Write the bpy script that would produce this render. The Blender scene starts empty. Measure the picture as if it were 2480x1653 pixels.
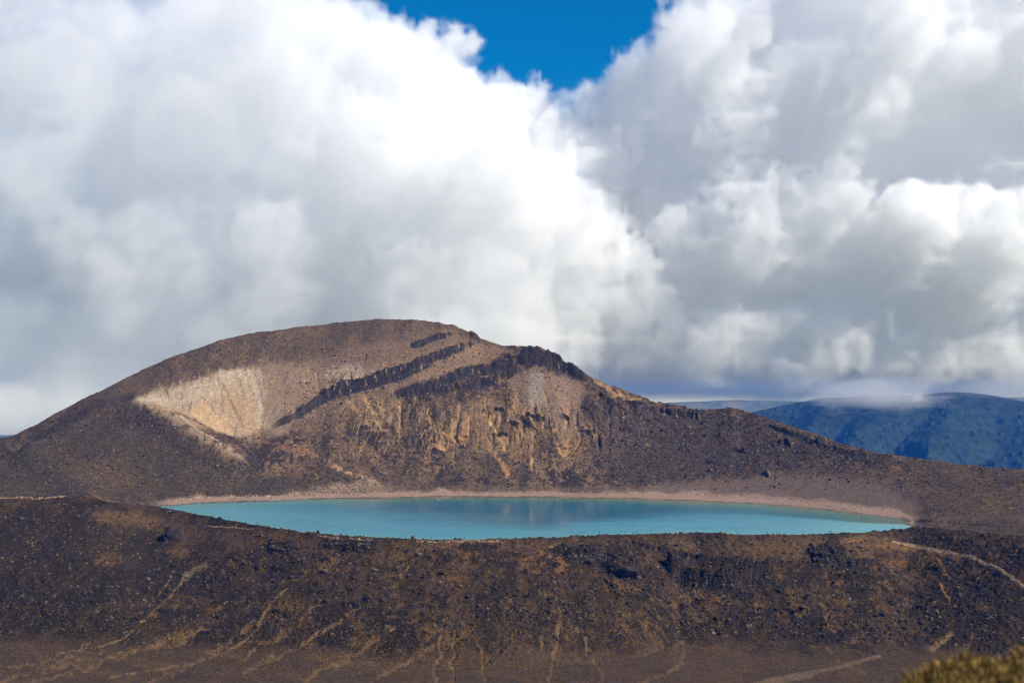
import bpy, bmesh, math, random
import numpy as np
from mathutils import Vector
S = bpy.context.scene
COL = S.collection
# ------------------------------------------------------------------ scale of the survey
# The shapes below were measured as bearings from the viewpoint: x / y in a 2352-wide sheet,
# horizon at y=910.5, so a point D metres north lies at X=(x-1176)/3266*D, Z=-(y-910.5)/3266*D.
FD, CX, HY = 3266.0, 1176.0, 910.5
def world(x, y, D):
    return ((x - CX) / FD * D, D, -(y - HY) / FD * D)
def tag(o, label=None, cat=None, group=None, kind=None):
    for k, v in (('label', label), ('category', cat), ('group', group), ('kind', kind)):
        if v: o[k] = v
    return o
def link(name, me, mat=None, parent=None):
    o = bpy.data.objects.new(name, me); COL.objects.link(o)
    if mat is not None: me.materials.append(mat)
    if parent is not None: o.parent = parent
    return o
def mesh_np(name, co, faces, k):
    """co (n,3) floats, faces (m,k) ints"""
    me = bpy.data.meshes.new(name)
    co = np.ascontiguousarray(co, dtype=np.float32); faces = np.ascontiguousarray(faces, dtype=np.int32)
    me.vertices.add(len(co)); me.vertices.foreach_set('co', co.ravel())
    if len(faces):
        me.loops.add(faces.size); me.loops.foreach_set('vertex_index', faces.ravel())
        me.polygons.add(len(faces))
        me.polygons.foreach_set('loop_start', np.arange(0, faces.size, k, dtype=np.int32))
        me.polygons.foreach_set('use_smooth', np.ones(len(faces), dtype=bool))
    me.update(calc_edges=True)
    return me
class NT:
    """small helper for node materials"""
    def __init__(s, tree): s.t = tree; s.n = tree.nodes; s.l = tree.links
    def put(s, sock, v):
        if v is None: return
        if hasattr(v, 'is_output'): s.l.new(v, sock)
        else: sock.default_value = v
    def node(s, ty, ins=None, **kw):
        n = s.n.new(ty)
        for k, v in kw.items(): setattr(n, k, v)
        for k, v in (ins or {}).items(): s.put(n.inputs[k], v)
        return n
    def math(s, op, a, b=None, c=None, clamp=False):
        n = s.n.new('ShaderNodeMath'); n.operation = op; n.use_clamp = clamp
        for i, v in enumerate((a, b, c)): s.put(n.inputs[i], v)
        return n.outputs[0]
    def vmath(s, op, a, b=None):
        n = s.n.new('ShaderNodeVectorMath'); n.operation = op
        for i, v in enumerate((a, b)): s.put(n.inputs[i], v)
        return n.outputs['Value'] if op in ('LENGTH', 'DOT_PRODUCT') else n.outputs[0]
    def noise(s, vec, scale, detail=4, rough=.5):
        n = s.n.new('ShaderNodeTexNoise'); n.inputs['Scale'].default_value = scale
        n.inputs['Detail'].default_value = detail; n.inputs['Roughness'].default_value = rough
        s.put(n.inputs['Vector'], vec); return n.outputs[0]
    def ramp(s, f, stops):
        n = s.n.new('ShaderNodeValToRGB'); e = n.color_ramp.elements
        while len(e) < len(stops): e.new(.5)
        for q, (p, c) in zip(e, stops):
            q.position = p; q.color = (c, c, c, 1) if isinstance(c, (int, float)) else (*c, 1)
        s.put(n.inputs[0], f); return n.outputs[0]
    def mix(s, f, a, b, mode='MIX'):
        n = s.n.new('ShaderNodeMix'); n.data_type = 'RGBA'; n.blend_type = mode
        s.put(n.inputs[0], f)
        for i, v in ((6, a), (7, b)): s.put(n.inputs[i], (*v, 1) if isinstance(v, tuple) and len(v) == 3 else v)
        return n.outputs[2]
def new_mat(name):
    m = bpy.data.materials.new(name); m.use_nodes = True; m.node_tree.nodes.clear(); return m, NT(m.node_tree)

# ------------------------------------------------------------------ numpy noise
rng = np.random.default_rng(7)
_perm = np.random.default_rng(3).random(1 << 16).astype(np.float32)
def vnoise(x, y, seed=0):
    xi = np.floor(x).astype(np.int64); yi = np.floor(y).astype(np.int64)
    fx = (x - xi).astype(np.float32); fy = (y - yi).astype(np.float32)
    fx = fx * fx * fx * (fx * (fx * 6 - 15) + 10); fy = fy * fy * fy * (fy * (fy * 6 - 15) + 10)
    def h(a, b):
        k = (a * 73856093) ^ (b * 19349663) ^ (seed * 83492791)
        k = (k ^ (k >> 13)) * 1274126177
        return _perm[((k ^ (k >> 16)) & 0xffff)]
    a = h(xi, yi); b = h(xi + 1, yi); c = h(xi, yi + 1); d = h(xi + 1, yi + 1)
    return (a + (b - a) * fx) * (1 - fy) + (c + (d - c) * fx) * fy - .5
def fbm(x, y, scale, octs=4, rough=.5, seed=0):
    s = np.zeros(x.shape, np.float32); a = 1.; n = 0.; f = 1. / scale
    for i in range(octs):
        s += a * vnoise(x * f + i * 17.3, y * f - i * 9.1, seed + i); n += a; a *= rough; f *= 2.03
    return s / n * 2      # about -1..1
def sstep(a, b, v):
    t = np.clip((v - a) / (b - a), 0, 1); return t * t * (3 - 2 * t)
SKY_TINT = (.02, .86, 1.32)
HORIZON_TINT = (1.02, .99, 1.0)
EXPO = .28
HAZE_C = (.03, .24, 1.)
HAZE_D = 3.9e-5
# ------------------------------------------------------------------ clouds: a real volume, 16-25 km away
def build_cloud():
    vox = VOX
    x0, x1, y0, y1, z0, z1 = -8600., 11200., 16800., 25000., -680., 6900.
    nx, ny, nz = [int((b - a) / vox) + 1 for a, b in ((x0, x1), (y0, y1), (z0, z1))]
    gx = x0 + vox * np.arange(nx); gy = y0 + vox * np.arange(ny); gz = z0 + vox * np.arange(nz)
    R = np.random.default_rng(5)
    sdf = np.full((nx, ny, nz), -3000., np.float32)
    dmul = np.ones((nx, ny, nz), np.float32)
    def splat(c, r, dm):
        rr = [r[k] * 1.5 + 260 for k in range(3)]
        s = []
        for k, (o, n) in enumerate(((x0, nx), (y0, ny), (z0, nz))):
            a = max(0, int((c[k] - rr[k] - o) / vox)); b = min(n, int((c[k] + rr[k] - o) / vox) + 2)
            if a >= b: return
            s.append(slice(a, b))
        dx = (gx[s[0]] - c[0]) / r[0]; dy = (gy[s[1]] - c[1]) / r[1]; dz = (gz[s[2]] - c[2]) / r[2]
        q = np.sqrt(dx[:, None, None] ** 2 + dy[None, :, None] ** 2 + dz[None, None, :] ** 2)
        d = ((1 - q) * min(r)).astype(np.float32)
        t = sdf[s[0], s[1], s[2]]
        new = d > t
        dmul[s[0], s[1], s[2]][new] = dm
        t[new] = d[new]
    def puff(c, r, dm, lvl, n):
        splat(c, r, dm)
        if lvl == 0: return
        for _ in range(n):
            th = R.uniform(0, 2 * math.pi); ph = math.acos(R.uniform(-.35, 1))
            u = (math.cos(th) * math.sin(ph), -abs(math.sin(th)) * math.sin(ph) * (1 if R.random() < .8 else -1), math.cos(ph))
            f = R.uniform(.86, 1.0)
            cc = [c[k] + u[k] * r[k] * f for k in range(3)]
            m = min(r) * R.uniform(.24, .42)
            puff(cc, (m, m, m), dm, lvl - 1, 7)
    for (x, y, D, rx, ry, rd, dm) in CLOUDS:
        D += 500; k = D / FD
        puff(world(x, y, D), (rx * k, rd * 1.35, ry * k), dm, 2, 22)
    # 3D noise by separable interpolation of random lattices
    def n3(cell, seed):
        q = np.random.default_rng(seed)
        dims = []
        for n in (nx, ny, nz):
            m = int(n * vox / cell) + 3; p = np.arange(n) * vox / cell; i = p.astype(int); f = p - i; f = f * f * (3 - 2 * f)
            W = np.zeros((n, m), np.float32); W[np.arange(n), i] = 1 - f; W[np.arange(n), i + 1] = f; dims.append((m, W))
        L = (q.random([m for m, _ in dims]).astype(np.float32) - .5)
        L = np.tensordot(dims[0][1], L, (1, 0)); L = np.einsum('yb,xbc->xyc', dims[1][1], L, optimize=True)
        return np.matmul(L, dims[2][1].T)
    nz_ = np.zeros_like(sdf); a = 1.
    for i, cell in enumerate((1500, 700, 330, 170, 95)):
        v = n3(cell, 50 + i)
        nz_ += a * (v if i < 2 else (np.abs(v) * -2 + .35)); a *= .68
    zz = gz[None, None, :]; xx = gx[:, None, None]
    soft = 190 + 300 * np.clip(1 - zz / 2600, 0, 1) + 380 * np.clip((-xx - 900) / 5000, 0, 1)
    f = sdf + nz_ * 580
    crisp = np.clip((zz + 300) / 2200, .45, 1) * np.clip((xx + 6500) / 5000, .6, 1)
    soft = soft * (1 - crisp) + 70 * crisp
    d = np.clip(f / soft, 0, 1) * (1 + SHELL * crisp * np.exp(-np.clip(f, 0, None) / 260))
    xd = CX + xx / (20500. / FD)
    zb = np.interp(xd, [-300, 100, 300, 560, 1200, 1500, 1900, 2200, 2500], [-640, -640, -480, -200, -150, -80, -130, -190, -60]) + n3(900, 71) * 160
    d *= 1 + 1.2 * np.clip(1 - zz / 1300, 0, 1)
    d *= dmul * np.clip((zz - zb) / 220, 0, 1)
    d[0], d[-1], d[:, 0], d[:, -1], d[:, :, 0], d[:, :, -1] = [0] * 6
    d = d.astype(np.float32)
    me = bpy.data.meshes.new('cloud')
    me.vertices.add(d.size)
    co = np.empty((nx, ny, nz, 3), np.float32)
    co[..., 0] = xx; co[..., 1] = gy[None, :, None]; co[..., 2] = zz
    me.vertices.foreach_set('co', co.ravel()); del co
    at = me.attributes.new('density', 'FLOAT', 'POINT'); at.data.foreach_set('value', d.ravel())
    mat, n = new_mat('cloud')
    v = n.node('ShaderNodeVolumePrincipled', {'Color': (1, 1, 1, 1), 'Density': CLOUD_DENS, 'Anisotropy': CLOUD_G})
    n.l.new(v.outputs[0], n.node('ShaderNodeOutputMaterial').inputs['Volume'])
    ob = link('cloud', me, mat)
    g = bpy.data.node_groups.new('cloud_density', 'GeometryNodeTree')
    g.interface.new_socket('Geometry', in_out='INPUT', socket_type='NodeSocketGeometry')
    g.interface.new_socket('Geometry', in_out='OUTPUT', socket_type='NodeSocketGeometry')
    n = NT(g)
    gi = n.node('NodeGroupInput'); go = n.node('NodeGroupOutput')
    vc = n.node('GeometryNodeVolumeCube', {'Min': (x0, y0, z0), 'Max': (x0 + vox * (nx - 1), y0 + vox * (ny - 1), z0 + vox * (nz - 1)),
                'Resolution X': nx, 'Resolution Y': ny, 'Resolution Z': nz})
    sep = n.node('ShaderNodeSeparateXYZ', {0: n.node('GeometryNodeInputPosition').outputs[0]})
    def idx(o, org, m):
        return n.math('MINIMUM', n.math('MAXIMUM', n.math('ROUND', n.math('DIVIDE', n.math('SUBTRACT', o, org), vox)), 0.), float(m - 1))
    ix, iy, iz = idx(sep.outputs[0], x0, nx), idx(sep.outputs[1], y0, ny), idx(sep.outputs[2], z0, nz)
    # integer index = (ix*ny + iy)*nz + iz
    def toint(v):
        return n.node('FunctionNodeFloatToInt', {0: v}, rounding_mode='ROUND').outputs[0]
    def im(op, a, b):
        q = n.node('FunctionNodeIntegerMath', operation=op); n.put(q.inputs[0], a); n.put(q.inputs[1], b); return q.outputs[0]
    k = im('ADD', im('MULTIPLY', im('ADD', im('MULTIPLY', toint(ix), ny), toint(iy)), nz), toint(iz))
    na = n.node('GeometryNodeInputNamedAttribute', {'Name': 'density'}, data_type='FLOAT')
    si = n.node('GeometryNodeSampleIndex', {'Geometry': gi.outputs[0], 'Index': k}, data_type='FLOAT', domain='POINT')
    n.l.new(na.outputs[0], si.inputs['Value'])
    n.l.new(si.outputs[0], vc.inputs['Density'])
    sm = n.node('GeometryNodeSetMaterial', {'Geometry': vc.outputs[0], 'Material': mat})
    n.l.new(sm.outputs[0], go.inputs[0])
    ob.modifiers.new('density_grid', 'NODES').node_group = g
    tag(ob, kind='structure')
    return ob
# x, y, distance, half width, half height, half depth (m), density factor
CLOUDS = [
 (60, 330, 20500, 330, 480, 1700, .7), (420, 380, 20500, 420, 420, 1700, .7), (730, 450, 20300, 370, 350, 1700, .8),
 (965, 205, 19600, 125, 120, 1200, 1.), (620, 130, 20400, 170, 130, 1400, .9), (1110, 320, 19600, 115, 120, 1000, 1.),
 (1060, 600, 19000, 250, 300, 1100, .9), (520, 700, 18900, 400, 240, 1100, .8), (150, 800, 19200, 280, 150, 1000, .8), (330, 880, 18500, 330, 90, 900, .8), (700, 860, 18500, 330, 90, 900, .8),
 (1000, 820, 18700, 300, 120, 1000, .9), (-200, 300, 21000, 250, 450, 1600, .6), (-60, 720, 21300, 220, 200, 1300, .7),
 (1330, 420, 20600, 170, 165, 1300, .8), (1480, 290, 20600, 120, 120, 1200, .8), (1660, 180, 20300, 140, 190, 1200, .9), (1900, 260, 20600, 330, 300, 1700, 1.),
 (2250, 230, 20600, 300, 330, 1800, 1.1), (1700, 520, 20800, 330, 260, 1700, 1.), (2100, 600, 20700, 380, 230, 1700, 1.5),
 (1850, 800, 20900, 420, 120, 1600, 1.8), (2330, 800, 20500, 260, 110, 1400, 1.5), (1450, 720, 21000, 240, 200, 1400, 1.)]
CLOUDS += [(2820, 120, 19800, 260, 260, 1500, 1.)]  # added cloud out of view, shades the right-hand mass
CLOUDS += [(60, 430, 23200, 360, 360, 900, 1.), (560, 470, 23200, 360, 330, 900, 1.), (1000, 500, 23000, 300, 300, 900, 1.), (1850, 420, 23200, 420, 330, 900, 1.), (1270, 430, 20200, 110, 150, 1200, 1.), (1300, 640, 20400, 170, 200, 1500, 1.)]
CLOUDS += [(x, 760, 22300, 250, 190, 900, .9) for x in range(-100, 2600, 260)]
CLOUDS += [(x, 890, 21800, 240, 110, 1300, .8) for x in range(-200, 2600, 230)] + [(x, 970, 18700, 230, 110, 1100, 1.6) for x in (-150, 50, 230)]
CLOUD_DENS = .00026
CLOUD_G = -.1
VOX = 46.0
SHELL = 17.
cloud = build_cloud()
# ------------------------------------------------------------------ terrain: one polar sheet around the viewpoint
def curve(pts):
    a = np.array(pts, float)
    def f(x):
        return np.interp(x, a[:, 0], a[:, 1])
    return f
def smooth1(v, k=5):
    w = np.hanning(k + 2)[1:-1]; w /= w.sum()
    return np.convolve(np.pad(v, k // 2, mode='edge'), w, mode='valid')
SKY_Y = curve([(-3500, 1110), (-1200, 1100), (-500, 1075), (-200, 1050), (0, 1016), (20, 1008), (100, 970), (200, 915), (300, 862), (400, 818), (500, 785), (560, 768), (680, 752), (800, 739),
    (870, 733), (960, 734), (1040, 748), (1085, 766), (1104, 778), (1130, 787), (1160, 797), (1215, 799), (1240, 806), (1300, 840), (1350, 862), (1420, 892), (1500, 922), (1560, 938),
    (1600, 942), (1650, 940), (1680, 937), (1740, 952), (1800, 975), (1860, 995), (1930, 1022), (2000, 1040), (2060, 1047), (2130, 1057), (2210, 1068), (2300, 1077), (2352, 1081), (2700, 1100), (5800, 1120)])
SKY_D = curve([(-3500, 1600), (-500, 1700), (0, 1760), (300, 1850), (600, 1900), (1100, 1890), (1250, 1860), (1500, 1800), (1700, 1740), (2000, 1560), (2352, 1430), (2900, 1350), (5800, 1300)])
SH_D = curve([(-3500, 1350), (-500, 1370), (0, 1400), (250, 1420), (360, 110 * FD / 252.5), (450, 110 * FD / 244.5), (600, 110 * FD / 239.5), (700, 110 * FD / 235.5), (850, 110 * FD / 231.5), (1000, 110 * FD / 229.5),
    (1200, 110 * FD / 229.5), (1400, 110 * FD / 232.5), (1600, 110 * FD / 238.5), (1750, 110 * FD / 246.5), (1900, 110 * FD / 259.5), (2000, 110 * FD / 271.5), (2070, 110 * FD / 281.5), (2097, 110 * FD / 295),
    (2150, 1225), (2352, 1200), (3000, 1190), (5800, 1150)])
SH_Z = curve([(-3500, -80), (-300, -84), (0, -88), (200, -98), (340, -109), (360, -110), (2097, -110), (2130, -107.5), (2200, -106), (2352, -103), (3000, -100), (5800, -100)])
RIM_Y = curve([(-3500, 1160), (-500, 1150), (0, 1142), (150, 1139), (200, 1139), (250, 1153), (330, 1161), (360, 1164), (430, 1176), (500, 1190), (600, 1208), (700, 1222), (800, 1231), (900, 1235), (1000, 1239.5), (1100, 1239),
    (1200, 1236), (1400, 1228), (1500, 1226), (1600, 1223.5), (1700, 1227), (1850, 1227.5), (1950, 1224), (2040, 1218), (2094, 1210), (2150, 1212), (2352, 1232), (3000, 1240), (5800, 1240)])
RIM_Z = curve([(-3500, -85), (-300, -86), (0, -88.6), (200, -90), (330, -103), (430, -106.5), (520, -107.3), (1500, -107.5), (1950, -107.8), (2040, -108.3), (2094, -108.6), (2150, -107.5), (2352, -106), (3000, -103), (5800, -100)])
BASE_Y = curve([(-3500, 1440), (0, 1470), (300, 1510), (700, 1545), (1200, 1540), (1480, 1510), (1560, 1470), (1900, 1475), (2100, 1480), (2300, 1500), (5800, 1500)])
NEAR_Y = curve([(-3500, 1800), (1900, 1800), (2040, 1620), (2080, 1572), (2120, 1550), (2200, 1528), (2280, 1512), (2352, 1503), (2700, 1440), (5800, 1400)])
FLOOR = -170.0
xs = np.concatenate([np.linspace(-3400, -380, 60, endpoint=False), np.linspace(-380, -60, 90, endpoint=False), np.arange(-60, 2412, 1.9), np.linspace(2412, 2740, 90), np.linspace(2790, 5760, 60)])
nc = len(xs)
kD = []; kZ = []
z_at = lambda y, D: -(y - HY) / FD * D
ysk = SKY_Y(xs); dsk = SKY_D(xs); zsk = z_at(ysk, dsk)
# small lumps on the skyline
zlump = (fbm(xs, xs * 0 + 3.3, 26, 4, .6, 5) * 1.5 + fbm(xs, xs * 0 + 8.3, 8, 2, .6, 9) * .7) * np.clip(1.3 - np.abs(xs - 1000) / 1500, .3, 1)
dsh = SH_D(xs) + fbm(xs, xs * 0 + 1.7, 90, 2, .5, 11) * 5; zsh = SH_Z(xs)
yr = RIM_Y(xs); zr = RIM_Z(xs); dr = -zr * FD / (yr - HY)
dr = smooth1(dr, 21); zr = z_at(yr, dr)
db = -FLOOR * FD / (BASE_Y(xs) - HY)
dn = np.full(nc, 9.0); zn = z_at(NEAR_Y(xs), dn)
lake = sstep(345, 380, xs) * (1 - sstep(2080, 2100, xs))
K = [(np.full(nc, 1.6), np.minimum(-1.75, zn * 0 - 1.75)), (np.full(nc, 5.0), zn * .55 - .85), (dn, zn), (np.full(nc, 40.), zn * .4 - 21.), (np.full(nc, 470.), np.full(nc, FLOOR - 1.)),
     (np.full(nc, 760.), np.full(nc, FLOOR)), (db, np.full(nc, FLOOR + .6)), (db + (dr - db) * .45, FLOOR + (zr - FLOOR) * .47), (dr - 9, zr - 1.6), (dr, zr),
     (dr + 14, zr - 1.4 - 1.6 * lake), (dr + 60, np.where(lake > .5, -114., np.minimum(zr - .5, zsh - 1))), (dsh - 30, np.where(lake > .5, -113., zsh - 1.)), (dsh, zsh), (dsh + 14, zsh + 1.3), (np.maximum(dsh + 30, smooth1(dsh, 241) + 42), zsh + 2.4)]
# keep distances in order where the lake narrows to its tips
for i in range(9, len(K)):
    K[i] = (np.maximum(K[i][0], K[i - 1][0] + 1.5), K[i][1])
rows_per = [8, 14, 14, 14, 10, 60, 150, 190, 14, 16, 26, 16, 24, 12, 26]
D = []; Z = []
for i, nr in enumerate(rows_per):
    t = (np.arange(nr) / nr)[:, None]
    (d0, z0), (d1, z1) = K[i], K[i + 1]
    tt = t * t * (3 - 2 * t) if i == 11 else t
    D.append(d0 + (d1 - d0) * t); Z.append(z0 + (z1 - z0) * tt)
# the hill flank
nr = 520
t = (np.arange(nr) / nr)[:, None]
d0, z0 = K[-1]
d1, z1 = dsk, zsk
peak = np.exp(-((xs - 800) / 700) ** 2)
g = (.30 * t + .70 * t ** 1.45); g = g * (1 - .12 * peak * np.sin(np.pi * t) ** 2) + peak * .10 * np.sin(np.pi * t) * t
D.append(d0 + (d1 - d0) * t); Z.append(z0 + (z1 - z0) * g + zlump * np.exp(-(1 - t) * 30)); zlump_ = zlump
for i, (dd, dz, nr) in enumerate([(120, -14, 24), (600, -330, 16), (2200, -760, 12), (9000, -800, 3)]):
    t = (np.arange(nr) / nr)[:, None]
    D.append(d1 + dd * t + xs * 0); Z.append(z1 + dz * t ** (1.8 if i == 0 else 1) + (zlump * np.exp(-t * 30) if i == 0 else 0)); d1 = d1 + dd; z1 = z1 + dz
D = np.concatenate(D).astype(np.float32); Z = np.concatenate(Z).astype(np.float32)
# smooth the creases between the spans (not the skyline or the rim)
r_rim = sum(rows_per[:9]); r_foot = sum(rows_per)
X = (xs[None, :] - CX) / FD * D
PY = HY - Z / D * FD                                   # bearing height of every ground point
PX = np.broadcast_to(xs[None, :], D.shape)
nrw = D.shape[0]
row = np.arange(nrw)[:, None] + np.zeros((1, nc), int)
near = row < r_rim
hill = (row >= r_foot) & (row < r_foot + 545)
flank = (row >= r_foot + 4) & (row < r_foot + 520)
slope = (row >= sum(rows_per[:6])) & near              # the crater wall below the lake
# ---- painting tools: polylines and patches given as bearings
def sub(pts, pad):
    a = np.array(pts, float)
    x0, x1 = a[:, 0].min() - pad, a[:, 0].max() + pad; y0, y1 = a[:, 1].min() - pad, a[:, 1].max() + pad
    j = np.nonzero((xs >= x0) & (xs <= x1))[0]; j0, j1 = j[0], j[-1] + 1
    return slice(None), slice(j0, j1), y0, y1
def side(far):                                        # which sheet part a mark lies on
    return (row >= r_rim + 20) if far else near & (row > sum(rows_per[:4]))
def line(pts, w, soft=1., far=True, wob=0, seed=0, taper=False):
    """returns (window, mask, signed distance above the line)"""
    pad = w * 4 + 30
    rs, cs, y0, y1 = sub(pts, pad)
    px = PX[rs, cs]; py = PY[rs, cs]; ok = side(far)[rs, cs] & (py > y0) & (py < y1)
    best = np.full(px.shape, 1e9, np.float32); sd = np.zeros(px.shape, np.float32); tt = np.zeros(px.shape, np.float32)
    qx = px[ok]; qy = py[ok]
    if wob: 
        s = w * 3 + 8
        qx, qy = qx + fbm(qx, qy, s, 3, .5, seed) * wob, qy + fbm(qx, qy, s, 3, .5, seed + 50) * wob
    b = np.full(qx.shape, 1e9); sg = np.zeros(qx.shape); tp = np.zeros(qx.shape)
    L = len(pts) - 1
    for i, ((ax, ay), (bx, by)) in enumerate(zip(pts[:-1], pts[1:])):
        ux, uy = bx - ax, by - ay; q = np.clip(((qx - ax) * ux + (qy - ay) * uy) / (ux * ux + uy * uy), 0, 1)
        dx = qx - ax - q * ux; dy = qy - ay - q * uy; d = np.hypot(dx, dy)
        m = d < b; b[m] = d[m]; sg[m] = ((dx * uy - dy * ux) / math.hypot(ux, uy))[m]; tp[m] = ((i + q) / L)[m]
    ww = w * (1 - tp * .8) if taper else w
    best[ok] = 1 - sstep(ww * (1 - .5 * soft), ww * (1 + .5 * soft) + .01, b); best[~ok] = 0
    sd[ok] = sg; tt[ok] = tp
    return (rs, cs), best, sd, tt, ok
def patch(poly, soft=8, far=True, wob=0, seed=0, sc=20):
    rs, cs, y0, y1 = sub(poly, soft * 2 + wob * 2)
    px = PX[rs, cs]; py = PY[rs, cs]; ok = side(far)[rs, cs] & (py > y0) & (py < y1)
    qx = px[ok]; qy = py[ok]
    if wob: qx, qy = qx + fbm(qx, qy, sc, 4, .6, seed) * wob, qy + fbm(qx, qy, sc, 4, .6, seed + 31) * wob
    ins = np.zeros(qx.shape, bool); b = np.full(qx.shape, 1e9)
    for (ax, ay), (bx, by) in zip(poly, poly[1:] + poly[:1]):
        c = ((ay > qy) != (by > qy)) & (qx < (bx - ax) * (qy - ay) / (by - ay + 1e-9) + ax); ins ^= c
        ux, uy = bx - ax, by - ay; q = np.clip(((qx - ax) * ux + (qy - ay) * uy) / (ux * ux + uy * uy + 1e-9), 0, 1)
        b = np.minimum(b, np.hypot(qx - ax - q * ux, qy - ay - q * uy))
    m = np.zeros(px.shape, np.float32); m[ok] = sstep(-soft, soft, np.where(ins, b, -b))
    return (rs, cs), m
# base ground colours (true colours of cinder, scoria, clay, sand)
ALB = np.empty(D.shape + (3,), np.float32)
n1 = fbm(X, D, 55, 4, .55, 1); n2 = fbm(X, D * .45, 16, 4, .6, 2); n3 = fbm(X, D, 5, 3, .6, 3)
streak = fbm(PX / 7, PY / 45, 1, 3, .6, 4)
def lerp(a, b, m): return a + (b - a) * m[..., None]
c = lambda *v: np.array(v, np.float32)
HB, HD, HT = c(.105, .070, .045), c(.030, .023, .021), c(.23, .150, .085)
ALB[:] = HB
n4 = fbm(X, D * .6, 3.2, 2, .6, 44)
ALB = lerp(ALB, HD, sstep(-.04, .30, n2 * .6 + n3 * .5 + n1 * .3 + n4 * .35) * .9)
ALB = lerp(ALB, HT, sstep(.08, .42, -n2 * .6 - n3 * .5 + n1 * .25 - n4 * .35) * .8)
NB, ND, NTT = c(.064, .044, .028), c(.020, .016, .013), c(.17, .105, .045)
nearc = np.empty_like(ALB); nearc[:] = NB
nearc = lerp(nearc, ND, sstep(-.14, .26, n2 * .6 + n3 * .5 + n1 * .5 + n4 * .35) * .92)
nearc = lerp(nearc, NTT, sstep(.14, .5, -n2 * .6 - n3 * .5 + n1 * .3 - n4 * .35) * .85)
ALB = np.where(near[..., None], nearc, ALB)
rough = np.full(D.shape, .75, np.float32)             # how stony
disp = np.zeros(D.shape, np.float32)                  # relief in metres
def paint(mk, col, a=1., rg=None):
    w, m = mk[0], mk[1]; m = m * a
    if len(mk) > 2: m = m * sstep(-.55, .25, fbm(PX[w], PY[w], 11, 3, .6, 123))
    ALB[w] = lerp(ALB[w], c(*col), m)
    if rg is not None: rough[w] = rough[w] + (rg - rough[w]) * m
SAND, PALE, OCH, ORG, DARK = (.34, .24, .19), (.50, .41, .33), (.50, .31, .14), (.44, .23, .08), (.022, .019, .021)
# upper smooth cap of the hill
paint(patch([(60, 980), (320, 840), (560, 740), (900, 700), (1100, 760), (1080, 800), (900, 800), (700, 820), (560, 850), (420, 890), (300, 930)], 25, wob=20), (.135, .095, .066), .55, .45)
paint(patch([(560, 850), (800, 800), (1000, 760), (1100, 790), (900, 880), (700, 950), (620, 1000), (560, 990)], 20, wob=22), (.20, .135, .098), .75, .4)
# pale clay face: a gullied scar, streaked down the fall line
vst = fbm(PX / 5. + PY / 22., PY / 55., 1, 4, .6, 72)
def clay(poly, soft, col, a, wob, seed, amt=.5):
    w, m = patch(poly, soft, wob=wob, sc=22, seed=seed)
    paint((w, m * np.clip(1 - amt + amt * 2.2 * (vst[w] + .45), 0, 1)), col, a, .15)
clay([(300, 942), (350, 900), (430, 880), (520, 852), (600, 838), (700, 850), (740, 900), (700, 960), (640, 1000), (560, 1000), (480, 985), (400, 960)], 18, (.30, .215, .155), .85, 26, 1)
clay([(305, 940), (350, 903), (430, 882), (520, 852), (575, 846), (600, 900), (612, 980), (560, 1000), (480, 985), (400, 955)], 9, (.44, .33, .24), .85, 16, 2, .35)
clay([(312, 935), (350, 905), (430, 884), (520, 855), (560, 846), (575, 880), (550, 920), (500, 900), (430, 925), (380, 946)], 9, PALE, .85, 16, 3, .5)
clay([(430, 948), (470, 915), (515, 955), (548, 1002), (485, 988)], 8, (.56, .39, .25), .9, 12, 4, .5)
clay([(495, 885), (560, 880), (575, 950), (600, 1000), (545, 985), (510, 930)], 10, (.42, .28, .16), .6, 12, 5, .8)
clay([(575, 850), (600, 850), (612, 900), (600, 970), (585, 930)], 6, (.40, .35, .30), .7, 8, 6, .6)
clay([(640, 880), (720, 845), (880, 840), (900, 870), (760, 930), (670, 990), (640, 960)], 18, (.25, .17, .125), .8, 26, 7, .9)
clay([(760, 850), (830, 835), (850, 880), (790, 900)], 8, (.34, .29, .25), .6, 14, 8, .9)
for q in range(80):                                   # rills down the clay face
    x = rng.uniform(360, 900); y = 858 + abs(x - 560) * -.05 + rng.uniform(-20, 50) + max(0, 460 - x) * .35; L = rng.uniform(25, 80)
    colr = [(.24, .16, .11), (.45, .36, .28), (.40, .24, .13)][q % 3]
    m = line([(x, y), (x + L * .12, y + L * .5), (x + L * .30, y + L)], rng.uniform(.9, 2.4), 1.5, wob=5, seed=q, taper=True)
    paint(m, colr, .8); disp[m[0]] -= m[1] * .5
for pts, w, h in [([(500, 870), (520, 905), (535, 940), (560, 985)], 4, -2.5), ([(455, 905), (480, 930), (505, 960), (540, 990)], 4, -2.), ([(580, 850), (597, 890), (604, 930), (600, 985)], 4, -2.)]:
    w_, m, sd, tt, ok = line(pts, w, 1.5, wob=3); disp[w_] += h * .3 * m; ALB[w_] = lerp(ALB[w_], c(.24, .16, .11), m * .25)
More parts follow.
